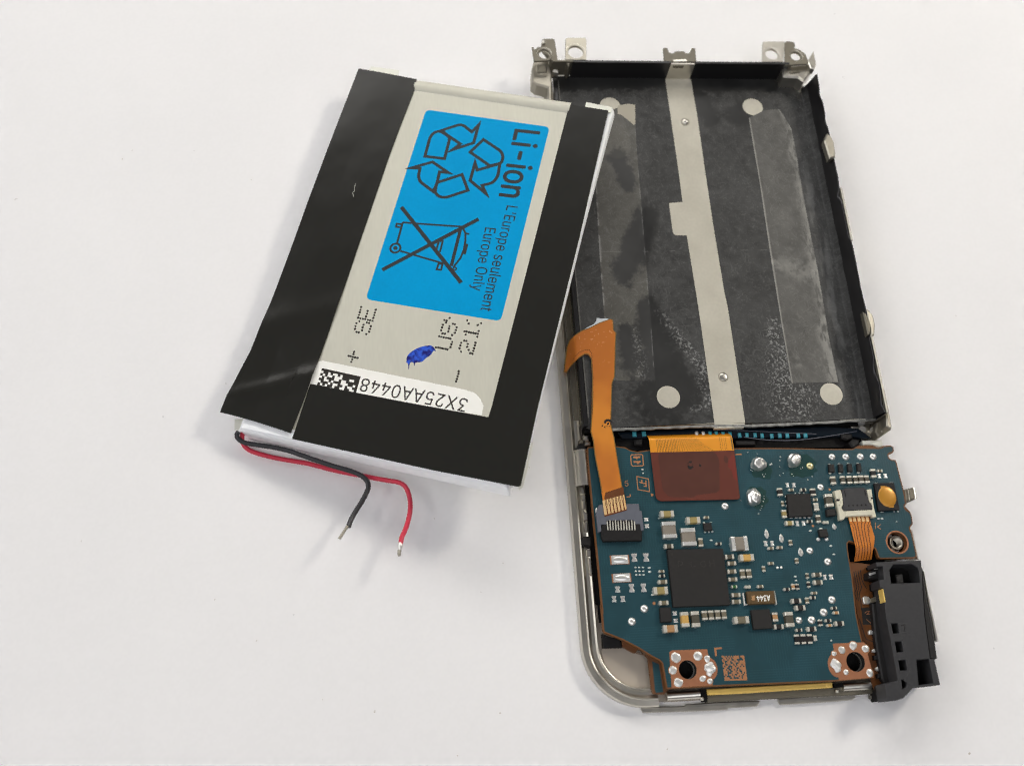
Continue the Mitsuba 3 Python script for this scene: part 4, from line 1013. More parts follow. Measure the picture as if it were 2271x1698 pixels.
CHIPS = {
    'A': [(235, 175, 378, 245, 'h', 'd'), (755, 82, 838, 215, 'v', 'g'), (1160, 335, 1305, 405, 'h', 'd'), (1198, 440, 1337, 500, 'h', 'g'), (1195, 562, 1338, 626, 'h', 'g'), (1210, 685, 1355, 745, 'h', 'g'),
          (1388, 330, 1615, 432, 'h', 'y'), (1398, 562, 1482, 697, 'v', 'g'), (1492, 560, 1580, 692, 'v', 'g'), (1258, 805, 1350, 850, 'h', 'n'), (1466, 808, 1556, 855, 'h', 'w'), (1658, 800, 1750, 848, 'h', 'g'),
          (1260, 922, 1403, 985, 'h', 'g'), (1265, 1025, 1410, 1088, 'h', 'g'), (150, 572, 235, 612, 'h', 'g'), (155, 640, 245, 682, 'h', 'k'), (140, 722, 282, 782, 'h', 'g'), (70, 828, 300, 945, 'h', 'o'),
          (155, 1040, 303, 1108, 'h', 'g'), (495, 1210, 632, 1440, 'v', 'y'), (653, 1200, 797, 1440, 'v', 'd'), (812, 1195, 905, 1335, 'v', 'g'), (912, 1190, 1002, 1330, 'v', 'g'), (1012, 1185, 1102, 1322, 'v', 'g'),
          (1110, 1180, 1199, 1318, 'v', 'g'), (220, 1410, 450, 1525, 'h', 't'), (1300, 1280, 1540, 1390, 'h', 'g'), (1888, 1222, 1982, 1357, 'v', 't'), (1910, 1402, 2065, 1475, 'h', 'k'), (1825, 448, 1912, 490, 'h', 'g'),
          (1730, 513, 1786, 593, 'v', 'g'), (1820, 220, 1910, 262, 'h', 'g'), (1958, 207, 2045, 250, 'h', 'g'), (1020, 150, 1110, 190, 'h', 'k'), (1258, 58, 1535, 272, 'h', 's')],
    'F': [(310, 1320, 528, 1415, 'h', 'o'), (710, 1415, 930, 1515, 'h', 'o'), (975, 1403, 1058, 1442, 'h', 'g')],
    'B': [(1448, 105, 1682, 360, 'v', 's'), (1740, 203, 1984, 478, 'v', 's')],
    'D': [(790, 637, 860, 732, 'v', 'd'), (912, 632, 975, 725, 'v', 'd'), (990, 630, 1057, 725, 'v', 'd'), (1068, 628, 1130, 722, 'v', 'd'), (1133, 625, 1202, 718, 'v', 'd'), (1205, 625, 1270, 717, 'v', 'd'),
          (1282, 547, 1352, 650, 'v', 'k'), (1360, 552, 1422, 585, 'h', 'g'), (138, 780, 208, 872, 'v', 'k'), (540, 785, 612, 870, 'v', 'k'), (275, 785, 340, 818, 'h', 'g'), (420, 783, 490, 818, 'h', 'k'),
          (185, 940, 223, 998, 'v', 'g'), (195, 1045, 258, 1140, 'v', 'o'), (570, 905, 632, 938, 'h', 'g'), (583, 962, 652, 1055, 'v', 'w'), (728, 850, 832, 1005, 'v', 'd'), (612, 1110, 674, 1200, 'v', 'd'),
          (695, 1182, 765, 1217, 'h', 'w'), (495, 1170, 568, 1205, 'h', 'k'), (235, 1180, 342, 1235, 'h', 'o')],
    'C': [(143, 305, 218, 342, 'h', 'g'), (262, 297, 335, 333, 'h', 'g'), (415, 215, 466, 283, 'v', 'g'), (497, 455, 548, 520, 'v', 'g'), (147, 503, 220, 540, 'h', 'g'), (65, 560, 113, 628, 'v', 'g'),
          (450, 790, 500, 860, 'v', 't'), (505, 790, 555, 862, 'v', 'k'), (350, 842, 432, 880, 'h', 'k'), (638, 650, 682, 718, 'v', 'd'), (728, 642, 848, 697, 'h', 'd'), (740, 740, 862, 800, 'h', 'd'),
          (655, 760, 702, 835, 'v', 'k'), (708, 892, 787, 928, 'h', 'g'), (693, 950, 768, 990, 'h', 'k'), (450, 982, 582, 1045, 'h', 'k'), (633, 970, 684, 1045, 'v', 'g'), (500, 1070, 637, 1137, 'h', 'k'),
          (970, 1088, 1047, 1125, 'h', 'k'), (995, 1148, 1075, 1188, 'h', 't'), (890, 1250, 972, 1290, 'h', 'k'), (913, 1315, 985, 1352, 'h', 't'), (1018, 1278, 1142, 1340, 'h', 'k'), (802, 1258, 862, 1340, 'v', 'k'),
          (372, 1155, 497, 1350, 'v', 'd'), (505, 1375, 592, 1415, 'h', 'k'), (655, 1350, 780, 1412, 'h', 'k'), (737, 1465, 787, 1535, 'v', 'w')]}
for fr, rows in CHIPS.items():
    for r in rows:
        big = r[5] == 's'
        chip(fr, *r, h=0.95 if big else None, tf=0.24 if big else 0.25, term='solder_dull' if big else 'terminal')
k = quad_box('resistor_array', 'C', [(485, 1470), (712, 1462), (728, 1570), (500, 1578)], 0.35, 'black', 0.04)
for i in range(3):
    pad('C', 483 + 84 * i, 1452 - 3 * i, 545 + 84 * i, 1482 - 3 * i, 'box', 'terminal', .38, 'array_terminal')
    pad('C', 497 + 84 * i, 1552 - 3 * i, 556 + 84 * i, 1580 - 3 * i, 'box', 'terminal', .38, 'array_terminal')

HOURS = dict(B=[(968, 598, 1055, 722), (1148, 595, 1235, 720), (930, 1060, 1012, 1188), (1112, 1055, 1195, 1183), (668, 1245, 738, 1338), (800, 1245, 873, 1335), (718, 1100, 797, 1190), (1160, 52, 1228, 100), (1170, 152, 1240, 205)],
             A=[(355, 1205, 425, 1262), (368, 1318, 440, 1372), (1750, 130, 1810, 207), (1850, 130, 1906, 205)],
             D=[(1358, 607, 1400, 662), (1432, 607, 1476, 660), (235, 720, 277, 772), (312, 720, 356, 770), (355, 1185, 400, 1245), (430, 1185, 473, 1240)],
             C=[(860, 670, 906, 738), (935, 668, 993, 735)])
for fr, rows in HOURS.items():
    for q in rows:
        pad(fr, *q, 'hourglass', 'solder', .13)
DOTS = dict(A=[(925, 103, 978, 132), (1940, 515, 1986, 556), (2000, 515, 2046, 556)], B=[(1218, 800, 1270, 830), (1222, 858, 1276, 892), (1268, 1212, 1302, 1244)],
            D=[(1355, 1140, 1392, 1166), (1400, 1140, 1437, 1166), (520, 1290, 560, 1312), (225, 940, 246, 956), (1585, 1180, 1605, 1200), (1320, 712, 1370, 722), (1505, 708, 1556, 718), (1395, 1062, 1440, 1080), (1555, 1058, 1575, 1075), (1600, 1052, 1626, 1075)],
            C=[(247, 560, 286, 597), (298, 555, 334, 595), (478, 680, 523, 707), (490, 733, 531, 757), (956, 1518, 986, 1548), (675, 85, 716, 110), (945, 280, 986, 308), (985, 390, 1029, 416), (503, 1375, 535, 1415)],
            E=[(1258, 678, 1298, 706), (1268, 734, 1304, 760), (555, 1275, 600, 1378)], F=[(1635, 420, 1655, 438), (1782, 443, 1797, 458), (1535, 1160, 1550, 1174), (270, 1425, 298, 1450)])
for fr, rows in DOTS.items():
    for q in rows:
        pad(fr, *q, 'dome', 'solder', .15)
for j, y in enumerate((808, 866, 922)):
    for i, x in enumerate((1032, 1088, 1146)):
        pad('B', x - 20 + 6 * j, y - 14, x + 20 + 6 * j, y + 14, 'dome', 'solder', .14)
for fr, q in (('C', (95, 80, 152, 197)), ('C', (288, 140, 347, 252)), ('C', (538, 320, 602, 432)), ('C', (982, 0, 1037, 82)), ('D', (0, 1288, 28, 1392))):
    pad(fr, *q, 'blob', 'solder', .22, 'solder_streak')
for q in ((640, 622, 935, 765), (668, 902, 965, 1040)):
    k = pad('B', *q, 'box', 'copper', .03, 'battery_pad')
    c = xy('B', [(q[0] + 14, q[1] + 12), (q[2] - 14, q[3] - 12)], ZB)
    put_unit('box', 'solder_pool', 'solder_dull', ((c[0, 0] + c[1, 0]) / 2, (c[0, 1] + c[1, 1]) / 2, ZB + .02), (c[1, 0] - c[0, 0], c[0, 1] - c[1, 1], .16), k)
    put_unit('dome', 'solder_pool', 'solder', ((c[0, 0] + c[1, 0]) / 2, (c[0, 1] + c[1, 1]) / 2, ZB + .1), (c[1, 0] - c[0, 0] - .1, (c[0, 1] - c[1, 1]) * .8, .18), k)

for fr, x, y, r in (('B', 1168, 1440, 62), ('B', 978, 1636, 62), ('F', 1300, 1250, 60), ('D', 805, 398, 46), ('D', 972, 398, 48), ('D', 1152, 395, 48), ('D', 1308, 395, 47), ('D', 665, 768, 46),
                    ('C', 690, 355, 49), ('C', 925, 500, 52), ('C', 980, 998, 53), ('C', 872, 1163, 54), ('C', 713, 1263, 53), ('C', 545, 1265, 48)):
    joint(fr, x, y, r, 0.34)
joint('D', 535, 510, 49, 0.36, m='pale_gold', label='pale gold coloured solder bead beside the big joints')
joint('F', 1818, 600, 108, 1.3, 'blob', 98, label='big grey solder lump right of the ribbon')
joint('F', 1748, 1105, 98, 1.5, 'blob_b', 128, label='big solder lump with flux around it, lower of three')
joint('D', 350, 436, 76, 1.3, 'blob', 84, rot=140, label='big shiny solder lump beside the gold bead')
for fr, x, y, rx, ry in (('F', 1860, 700, 150, 150), ('F', 1800, 1120, 150, 190), ('D', 420, 520, 190, 150)):
    c = xy(fr, [(x, y)], ZB)[0]; s = FRAMES[fr][2] * 15.3
    ring = circle(c, rx / s, ry / s, 40)
    ring = c + (ring - c) * (0.8 + 0.5 * meshkit.noise(np.c_[ring * 1.9, ring[:, :1] * 0], 4))[:, None]
    put('flux_film', prism(ring, ZB, ZB + 0.03, 0.02), 'flux', board)
for fr, pts in (('F', [(1690, 700), (1712, 720), (1700, 660), (1870, 770), (1890, 800), (1910, 760), (1985, 620), (2005, 600), (1880, 1180), (1895, 1140), (1860, 1250), (1835, 1310), (1810, 1370), (1890, 1100), (1850, 1280)]),
                ('D', [(170, 400), (165, 445), (160, 520), (205, 600), (165, 628), (330, 635), (310, 610), (440, 530), (60, 490), (560, 640), (505, 680), (420, 545)])):
    for x, y in pts:
        joint(fr, x, y, rng.uniform(7, 14), 0.12, 'blob', m='solder', name='solder_splash')

# tantalum part with its upside-down code
k = quad_box('tantalum_capacitor', 'A', [(1492, 900), (1905, 888), (1932, 1085), (1520, 1102)], 0.85, 'tantalum', 0.1, label='brown block with white code A344')
for q in ([(1425, 925), (1450, 915), (1472, 1090), (1512, 1088), (1500, 1112), (1455, 1118)], [(1905, 890), (1922, 890), (1960, 1100), (1930, 1110)]):
    put('end_plate', prism(xy('A', q, ZB + .5), ZB, ZB + .5, .08), 'solder_dull', k)
a, b, c = xy('A', [(1846, 955)], ZB + .9)[0], xy('A', [(1640, 968)], ZB + .9)[0], xy('A', [(1853, 1040)], ZB + .9)[0]
put('lettering', text('A344', a, b, c - a, ZB + .86, .02, True), 'label', k)
dc = xy('A', [(1590, 1000)], ZB + .9)[0]
put('lettering', trimesh.util.concatenate([prism(circle(dc + [dx, dy], r, n=9), ZB + .85, ZB + .875) for dx, dy, r in ((0, 0, .22), (.13, .22, .14), (-.1, -.2, .17), (.1, -.2, .14), (-.12, .15, .13))]), 'ceramic_tan', k)

# grey connector that the orange cable should plug into
k = quad_box('ribbon_socket', 'E', [(605, 1240), (660, 1222), (1220, 1215), (1232, 1320), (1262, 1325), (1300, 1618), (1250, 1630), (1235, 1530), (640, 1535), (645, 1640), (600, 1650), (575, 1420), (560, 1390)], 0.75, 'slate', 0.05, label='grey ribbon socket with ten bare contacts')
put('socket_shell', prism(xy('B', [(520, 160), (585, 155), (590, 240), (1030, 240), (1030, 150), (1100, 145), (1110, 240), (1135, 260), (1130, 400), (540, 412), (510, 350), (505, 250)], ZB + .8), ZB, ZB + .8, 0.07), 'black', k)
put('socket_slot', prism(xy('B', [(585, 95), (1000, 85), (1025, 300), (600, 302)], ZB + .77), ZB + .7, ZB + .77), 'void', k)
for i in range(11):
    x = 590 + 41.5 * i; up = 18 if i % 2 else 0
    q = np.array([(x, 105 - up), (x + 16, 104 - up), (x + 28, 240), (x + 8, 240)])
    put('contact', prism(xy('B', q, ZB + .86), ZB + .78, ZB + .86, 0.02), 'terminal', k)

# white connector with black flap
k = quad_box('white_socket', 'D', [(830, 815), (870, 805), (905, 800), (930, 860), (940, 980), (920, 1020), (945, 1060), (1290, 1040), (1290, 990), (1252, 940), (1225, 800), (1285, 793), (1300, 900), (1312, 1000), (1345, 1135), (1300, 1140), (1285, 1118), (965, 1130), (950, 1165), (900, 1170), (870, 1010), (858, 960), (850, 900)], 0.85, 'ivory', 0.07, label='cream white ribbon socket with black flap')
put('flap', prism(xy('D', [(918, 790), (930, 805), (960, 782), (1190, 776), (1222, 795), (1258, 960), (1292, 1000), (1290, 1045), (945, 1060), (928, 1030), (945, 985)], ZB + 1.0), ZB + .1, ZB + 1.0, 0.07), 'jack', k)
for i in range(5):
    c = xy('D', [(1006 + 52 * i, 996 - 2 * i)], ZB + 1.01)[0]
    put('flap_hole', prism(circle(c, .13, n=10), ZB + .95, ZB + 1.012), 'void', k)
for q in ([(950, 815), (958, 813), (972, 890), (962, 892)], [(1190, 808), (1200, 808), (1218, 872), (1210, 875)]):
    put('flap_slit', prism(xy('D', q, ZB + 1.01), ZB + .95, ZB + 1.012), 'void', k)
put('front_bar', prism(xy('D', [(958, 1068), (1288, 1048), (1300, 1110), (970, 1130)], ZB + .95), ZB + .1, ZB + .95, .08), 'ivory', k)
for q in ((855, 915, 895, 940), (1275, 895, 1300, 915)):
    put('latch_notch', prism(xy('D', [(q[0], q[1]), (q[2], q[1]), (q[2], q[3]), (q[0], q[3])], ZB + .87), ZB + .5, ZB + .87), 'void', k)
for x, y in ((890, 905), (905, 950), (895, 985), (1262, 880), (1272, 925), (1280, 960)):
    c = xy('D', [(x, y)], ZB + .92)[0]
    put('latch_bead', trimesh.creation.icosphere(subdivisions=1, radius=.14).apply_translation((c[0], c[1], ZB + .85)), 'ivory', k, smooth=True)

# push button
k = quad_box('push_button', 'D', [(1318, 722), (1560, 716), (1632, 1048), (1372, 1062)], 0.55, 'black', 0.06, label='black push button with round amber dome')
c = xy('D', [(1478, 886)], ZB + .6)[0]
t = np.linspace(0, math.pi / 2, 8)
prof = np.c_[1.37 * np.sin(t)[::-1] ** .8, 0.20 * np.cos(t)[::-1]]; prof = np.vstack([[1.42, -.03], prof])
dome = trimesh.creation.revolve(prof, sections=40)
dome.vertices[:, 1] *= 1.16
dome.apply_translation((c[0], c[1], ZB + .56))
put('dome', dome, 'amber_dome', k, smooth=40)
for dx, dy in ((-.35, 1.52), (.35, -1.55)):
    put('dome_tail', box(c[0] + dx - .38, c[0] + dx + .38, c[1] + dy - .16, c[1] + dy + .16, ZB + .55, ZB + .6, .02), 'amber_dome', k)

# threaded bush in its copper ring
k = put('copper_ring', prism([circle(c_ring, 1.78, n=44), circle(c_ring, 1.52, n=44)], ZB - .4, ZB + .03, 0.04), 'copper', board)
put('ring_wall', prism([circle(c_ring, 1.53, n=44), circle(c_ring, 1.50, n=44)], 1.0, ZB - .1), 'laminate_dark', k)
bc = xy('a', [(955, 925)], 2.2)[0]
pr = []
for i in range(14):
    z = 2.35 - i * 0.13
    pr += [(0.80, z), (0.68, z - 0.065)]
pr = np.array([(1.12, 0.9), (1.12, 2.3), (1.02, 2.42), (0.88, 2.42)] + pr)
bush = trimesh.creation.revolve(pr, sections=36); bush.apply_translation((bc[0], bc[1], 0))
put('threaded_bush', bush, 'nickel_mid', k, smooth=30)
put('bush_bore', prism(circle(bc, 1.0, n=24), 0.5, 0.95), 'void', k)

# copper screw pads with solder bumps round their holes
for hole, r, fr, poly, bumps, cb, cr in (
        (h_left, 1.27, 'G', [(1500, 645), (1540, 622), (2015, 605), (2035, 700), (2092, 1098), (1800, 1115), (1532, 1135)], [(1588, 722, 62), (1890, 700, 60), (1552, 895, 58), (1622, 1060, 62), (1955, 1008, 42), (2055, 1042, 38), (2015, 738, 44)], (2052, 872), 104),
        (h_right, 1.36, 'H', [(1642, 132), (1800, 124), (1998, 118), (2045, 300), (2100, 508), (1900, 528), (1712, 545)], [(1745, 205, 46), (1870, 155, 46), (2005, 192, 46), (2055, 460, 42), (1655, 245, 30), (1790, 450, 34)], (1680, 375), 92)):
    s = FRAMES[fr][2] * 15.3
    c = xy(fr, [cb], ZB)[0]
    shape = Polygon(xy(fr, poly, ZB)).buffer(0).union(Polygon(circle(c, cr / s, cr / s * 1.35, 32))).difference(Polygon(circle(hole, r, n=32)))
    k = put('screw_pad', from_shape(shape, ZB, ZB + .035), 'copper', board)
    put('hole_wall', prism([circle(hole, r + .02, n=32), circle(hole, r - .03, n=32)], 1.0, ZB - .05), 'chip_black', k)
    put('hole_floor', prism(circle(hole + [0.0, 0.0], r + .1, n=24), 0.96, 1.05), 'void', k)
    crescent = Polygon(circle(hole, r - .04, n=32)).difference(Polygon(circle(hole - [.16, -.03], r - .04, n=32)))
    put('screw_boss', from_shape(crescent, 2.1, 2.4), 'nickel_bright', k)
    for x, y, rr in bumps:
        b = xy(fr, [(x, y)], ZB)[0]
        put_unit('disc', 'bump_rim', 'copper_mark', (b[0], b[1], ZB + .03), (2.25 * rr / s, 2.25 * rr / s, .02), k)
        put_unit(rng.choice(('dome', 'blob', 'blob_b')), 'solder_bump', 'solder_dull', (b[0], b[1], ZB + .02), (2.0 * rr / s * rng.uniform(.85, 1.1), 2.0 * rr / s * rng.uniform(.85, 1.1), .17), k, rng.uniform(0, 180))
    for dx, dy, w, l in ((0, .1, 1.35, 1.6), (.22, .6, .8, .7), (-.1, -.55, 1.0, .9), (.38, 0, .8, 1.1)):
        put_unit('blob_b', 'solder_bump', 'solder_dull', (c[0] + dx * (1 if fr == 'G' else -1), c[1] + dy, ZB + .03), (w, l, .3), k, rng.uniform(0, 90))

# copper markings
mk_ = []
for pts, w in (([(1105, 470), (1255, 462), (1275, 475), (1290, 625), (1275, 638), (1125, 642), (1105, 620), (1092, 490), (1105, 470)], .17), ([(1185, 800), (1365, 838), (1382, 1032), (1205, 1000), (1185, 800)], .15)):
    mk_.append(LineString(xy('E', pts, ZB)).buffer(w / 2))
for pts in ([(1130, 495), (1240, 490), (1240, 515), (1205, 520), (1190, 545), (1170, 522), (1130, 520)], [(1135, 565), (1250, 560), (1250, 585), (1225, 590), (1225, 608), (1190, 610), (1185, 590), (1140, 592)],
            [(1250, 848), (1272, 850), (1275, 895), (1318, 900), (1314, 860), (1334, 862), (1342, 960), (1292, 955), (1292, 940), (1322, 942), (1320, 918), (1258, 908), (1222, 890), (1222, 876), (1254, 884)], [(1400, 1060), (1440, 1065), (1442, 1100), (1405, 1100)]):
    mk_.append(Polygon(xy('E', pts, ZB)))
mk_.append(Polygon(xy('F', [(1455, 452), (1550, 450), (1552, 470), (1458, 474)], ZB)))
mk_.append(Polygon(xy('H', [(318, 178), (405, 172), (408, 192), (345, 198), (352, 270), (332, 276)], ZB)))
for fr, x, y, r in (('B', 1313, 1358, 24), ('D', 772, 800, 16), ('D', 567, 1243, 16)):
    mk_.append(Polygon(circle(xy(fr, [(x, y)], ZB)[0], r / FRAMES[fr][2] / 15.3, n=14)))
put('copper_marking', from_shape(unary_union([m.buffer(0) for m in mk_]), ZB, ZB + .02), 'copper_mark', board)
put('copper_marking', text('5', xy('E', [(1005, 950)], ZB)[0], xy('E', [(1062, 945)], ZB)[0], xy('E', [(1000, 865)], ZB)[0] - xy('E', [(1005, 950)], ZB)[0], ZB, .02), 'copper_mark', board)
put('copper_marking', from_shape(LineString(xy('E', [(1035, 1112), (1075, 1110), (1092, 1095), (1085, 1075)], ZB)).buffer(.07), ZB, ZB + .02), 'copper_mark', board)
put('copper_marking', from_shape(unary_union([LineString(xy('a', p, ZB)).buffer(.06) for p in ([(610, 590), (610, 690)], [(695, 620), (645, 660), (700, 695)])]), ZB, ZB + .02), 'copper_mark', board)
o = xy('H', [(402, 268), (655, 265), (690, 540), (437, 545)], ZB)
rows = ['11010101011110111', '01101010111110011', '10110110011000001', '11001101101101111', '01011100110011111', '11001011010111011', '10110001101110101', '01100101110011111', '11010011010101111', '11101001101100111', '11100011110110101', '10101101001111011', '01000110111010111', '11110010000110111', '11111111111111111']
cells = []
n_r, n_c = len(rows), 17
for j, row in enumerate(rows):
    for i, ch in enumerate(row):
        if ch == '1':
            P_ = lambda a, b: (o[0] * (1 - a) + o[1] * a) * (1 - b) + (o[3] * (1 - a) + o[2] * a) * b
            cells.append(Polygon([P_(i / n_c, j / n_r), P_((i + 1.02) / n_c, j / n_r), P_((i + 1.02) / n_c, (j + 1.02) / n_r), P_(i / n_c, (j + 1.02) / n_r)]))
put('square_code', from_shape(unary_union(cells).buffer(.004), ZB, ZB + .02), 'copper_mark', board)

# ------------------------------------------------------------------ wide display ribbon with a dark red patch
rib = thing('display_ribbon', 'wide amber ribbon cable with dark red end plate and fine conductor lines', 'ribbon cable')
zt = ZB + 0.45
y_in = xy('F', [(700, 186)], zt)[0, 1]
y_mid = xy('F', [(700, 418)], zt)[0, 1]
gold_q = xy('F', [(100, 195), (1405, 180), (1436, 402), (157, 432)], zt)
x0, x1 = gold_q[3, 0], gold_q[2, 0]
curve = [(y_in + 1.5, 1.4), (y_in + .9, 2.3), (y_in + .4, 3.0), (y_in, 3.5), (y_in - .5, 3.75), (y_mid - .05, zt)]
def sheet(xa, xb, prof, th=.08, nx=2):
    p = np.array(prof, float); v = []
    for x in (xa, xb):
        v.append(np.c_[np.full(len(p), x), p]); v.append(np.c_[np.full(len(p), x), p - [0, th]])
    n = len(p); v = np.vstack(v)
    a, b, c, d = (np.arange(n - 1) + k * n for k in range(4))
    f = []
    for l, r in ((a, c), (d, b), (c, d), (b, a)):
        f += [np.c_[l, l + 1, r + 1], np.c_[l, r + 1, r]]
    return trimesh.Trimesh(v, np.vstack(f), process=False)
sp = spline([(0, *c) for c in curve], 6)[:, 1:]
put('gold_film', sheet(x0, x1, sp), 'gold_film', rib, smooth=40)
lines = [(0.035, 0.035)]
lines += [(.075, .075)] + [(0.10 + 0.0205 * i, 0.10 + 0.0205 * i) for i in range(20)]
zprof = lambda y: np.interp(y, sp[::-1, 0], sp[::-1, 1])
def conductor(u0, u1, w):
    ys_ = np.linspace(y_in + .3, y_mid, 10); t_ = np.linspace(0, 1, 10)
    xs = x0 + (x1 - x0) * (u0 + (u1 - u0) * t_ ** 1.6)
    zz = zprof(ys_) + .012
    v = np.vstack([np.c_[xs - w / 2, ys_, zz], np.c_[xs + w / 2, ys_, zz]])
    f = [q for i in range(9) for q in ((i, i + 1, 11 + i), (i, 11 + i, 10 + i))]
    return trimesh.Trimesh(v, f, process=False)
for i in range(26):
    u = 0.085 + 0.0185 * i
    k2 = max(0, i - 13) / 12
    put('conductor', conductor(u - 0.0 * k2, u + 0.20 * k2 ** 1.3, .09), 'gold_trace', rib)
for u in (0.845, 0.868, 0.895, 0.915):
    put('conductor', conductor(u, u, .06), 'gold_trace', rib)
put('side_seam', conductor(.985, .985, .22), 'orange_edge', rib)
red = rounded(xy('F', [(156, 430), (1437, 402), (1528, 1150), (245, 1178)], zt), [0, 0, .5, .9], 6)
k = put('red_plate', prism(red, zt - .1, zt, .03), 'red_film', rib)
put('dark_window', prism(rounded(xy('F', [(268, 436), (1130, 415), (1205, 530), (1215, 1040), (860, 1085), (820, 1120), (440, 1115), (340, 1010)], zt), .7, 5), zt, zt + .006), 'red_film_dark', k)  # darker red area of the plate
put('stain', prism(circle(xy('F', [(1310, 540)], zt)[0], .34, .58), zt + .004, zt + .010), 'red_film_dark', k)
put('stain', prism(xy('F', [(1400, 470), (1445, 480), (1490, 880), (1420, 810), (1400, 720), (1340, 650), (1345, 560)], zt), zt + .003, zt + .008), 'red_film_light', k)
put('ink_stamp', from_shape(unary_union([Polygon(xy('F', p, zt)) for p in ([(740, 570), (790, 565), (780, 600), (745, 590)], [(720, 640), (745, 625), (760, 650), (805, 640), (810, 670), (780, 675), (790, 695), (740, 685)], [(720, 600), (735, 585), (738, 612), (725, 615)], [(800, 600), (815, 640), (800, 630)], [(905, 605), (930, 625), (920, 655), (895, 640)])]), zt + .004, zt + .012), 'black', k)

# ------------------------------------------------------------------ loose orange flex cable
flex = thing('flex_cable', 'loose orange flex cable with bare contact fingers lying across the tray edge', 'ribbon cable')
left_edge = [('K', (225, 372)), ('K', (200, 430)), ('K', (175, 690)), ('K', (205, 715)), ('K', (245, 665)), ('K', (330, 588)), ('K', (398, 545)), ('K', (438, 548)), ('K', (470, 600)), ('K', (482, 800)), ('K', (478, 1150)), ('K', (466, 1400)), ('E', (480, 110)), ('E', (518, 250)), ('E', (548, 500)), ('E', (610, 800)), ('E', (668, 1160)), ('E', (690, 1385))]
right_edge = [('K', (290, 318)), ('K', (360, 272)), ('K', (450, 240)), ('K', (560, 185)), ('K', (690, 137)), ('K', (722, 150)), ('K', (730, 265)), ('K', (758, 300)), ('K', (752, 420)), ('K', (742, 800)), ('K', (712, 880)), ('K', (706, 1100)), ('K', (700, 1290)), ('E', (800, 30)), ('E', (845, 210)), ('E', (905, 600)), ('E', (968, 970)), ('E', (1002, 1110)), ('E', (1032, 1285))]


def zf(y):
    """Height of the cable above the paper along its length."""
    return np.interp(y, [25, 33, 36, 40, 44, 50, 62, 70], [ZB + .82, ZB + .90, 4.35, 4.3, 4.45, 4.5, 4.5, 4.5])


def fpt(fr, q):
    z = 4.3
    for _ in range(4):
        p = at(fr, [q], z)[0]; z = float(zf(p[1]))
    return p[:2]


outline = np.array([fpt(*e) for e in left_edge] + [fpt(*e) for e in right_edge[::-1]])


def drop(v):
    edge = np.clip((24.75 - v[:, 0]) / 2.0, 0, 1) * (v[:, 1] > 50)       # its torn branch dives beside the tray
    v[:, 2] += zf(v[:, 1]) - 0.1 - edge ** 1.3 * 2.2
    return v


def lay(poly, lift, th=.02):
    g = Polygon(poly).buffer(0) if not hasattr(poly, 'area') else poly
    return warp(from_shape(g, lift, lift + th), drop, 0.8)


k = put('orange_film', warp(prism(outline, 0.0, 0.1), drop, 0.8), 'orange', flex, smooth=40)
poly = Polygon(outline).buffer(0)
put('edge_line', lay(poly.exterior.buffer(.13).intersection(poly).difference(Polygon([fpt('E', q) for q in ((560, 1060), (1100, 950), (1150, 1450), (600, 1480))])), .1, .01), 'orange_edge', flex)
put('guide_line', lay(LineString([fpt(*e) for e in [('K', (270, 590)), ('K', (330, 525)), ('K', (400, 497)), ('K', (450, 497)), ('K', (478, 540)), ('K', (492, 800)), ('K', (490, 1150)), ('K', (480, 1290))]]).buffer(.035), .1, .012), 'trace_brown', flex)
put('torn_backing', prism(np.array([fpt('K', q) for q in ((540, 118), (580, 128), (660, 128), (690, 140), (620, 168), (540, 196), (430, 245), (360, 285), (420, 235), (500, 195), (530, 160))]), 4.22, 4.27), 'white_scrap', flex)
fing = [fpt('E', q) for q in ((662, 1168), (992, 1078), (1030, 1300), (692, 1392))]
k = put('contact_area', lay(fing, .1, .015), 'finger', flex)
for i in range(1, 7):
    t = i / 6.6
    a_, b_, c_ = np.array((662 + 330 * t, 1168 - 90 * t)), np.array((678 + 332 * t, 1285 - 90 * t)), np.array((692 + 338 * t, 1392 - 92 * t))
    for o_ in (-10, 10):
        put('contact_gap', lay(LineString([fpt('E', tuple(a_ + [o_ * .8, 0])), fpt('E', tuple(a_ * .35 + b_ * .65 + [o_, 0])), fpt('E', tuple(b_ + [o_ * .35, 0])), fpt('E', tuple(c_ + [o_ * .5, 0]))]).buffer(.045), .115, .012), 'trace_brown', k)
put('amber_band', lay([fpt('E', q) for q in ((706, 1055), (972, 965), (992, 1078), (700, 1160), (690, 1120))], .1, .008), 'amber', flex)  # darker amber band just above the contact fingers
for i in range(9):
    t = i / 8
    put('conductor', lay(LineString([fpt('E', (712 + 262 * t, 1050 - 85 * t)), fpt('E', (730 + 262 * t, 1148 - 75 * t))]).buffer(.04), .108, .012), 'trace_brown', flex)
put('conductor', lay(LineString([fpt('E', (712, 1050)), fpt('E', (972, 965))]).buffer(.05), .108, .012), 'trace_brown', flex)
put('end_edge', lay([fpt('E', q) for q in ((690, 1388), (1030, 1298), (1045, 1310), (705, 1412))], .03, .07), 'trace_brown', flex)
put('ink_stamp', lay(unary_union([Polygon([fpt('K', q) for q in p]) for p in ([(618, 1330), (622, 1300), (650, 1288), (690, 1290), (705, 1310), (700, 1350), (690, 1360), (688, 1325), (665, 1312), (640, 1322), (640, 1345)], [(650, 1335), (672, 1325), (680, 1345), (655, 1355)], [(590, 1360), (605, 1355), (605, 1372), (592, 1375)], [(618, 1375), (632, 1365), (636, 1385), (622, 1388)], [(645, 1362), (660, 1368), (655, 1380)], [(668, 1372), (680, 1362), (684, 1378)])]), .1, .015), 'black', flex)

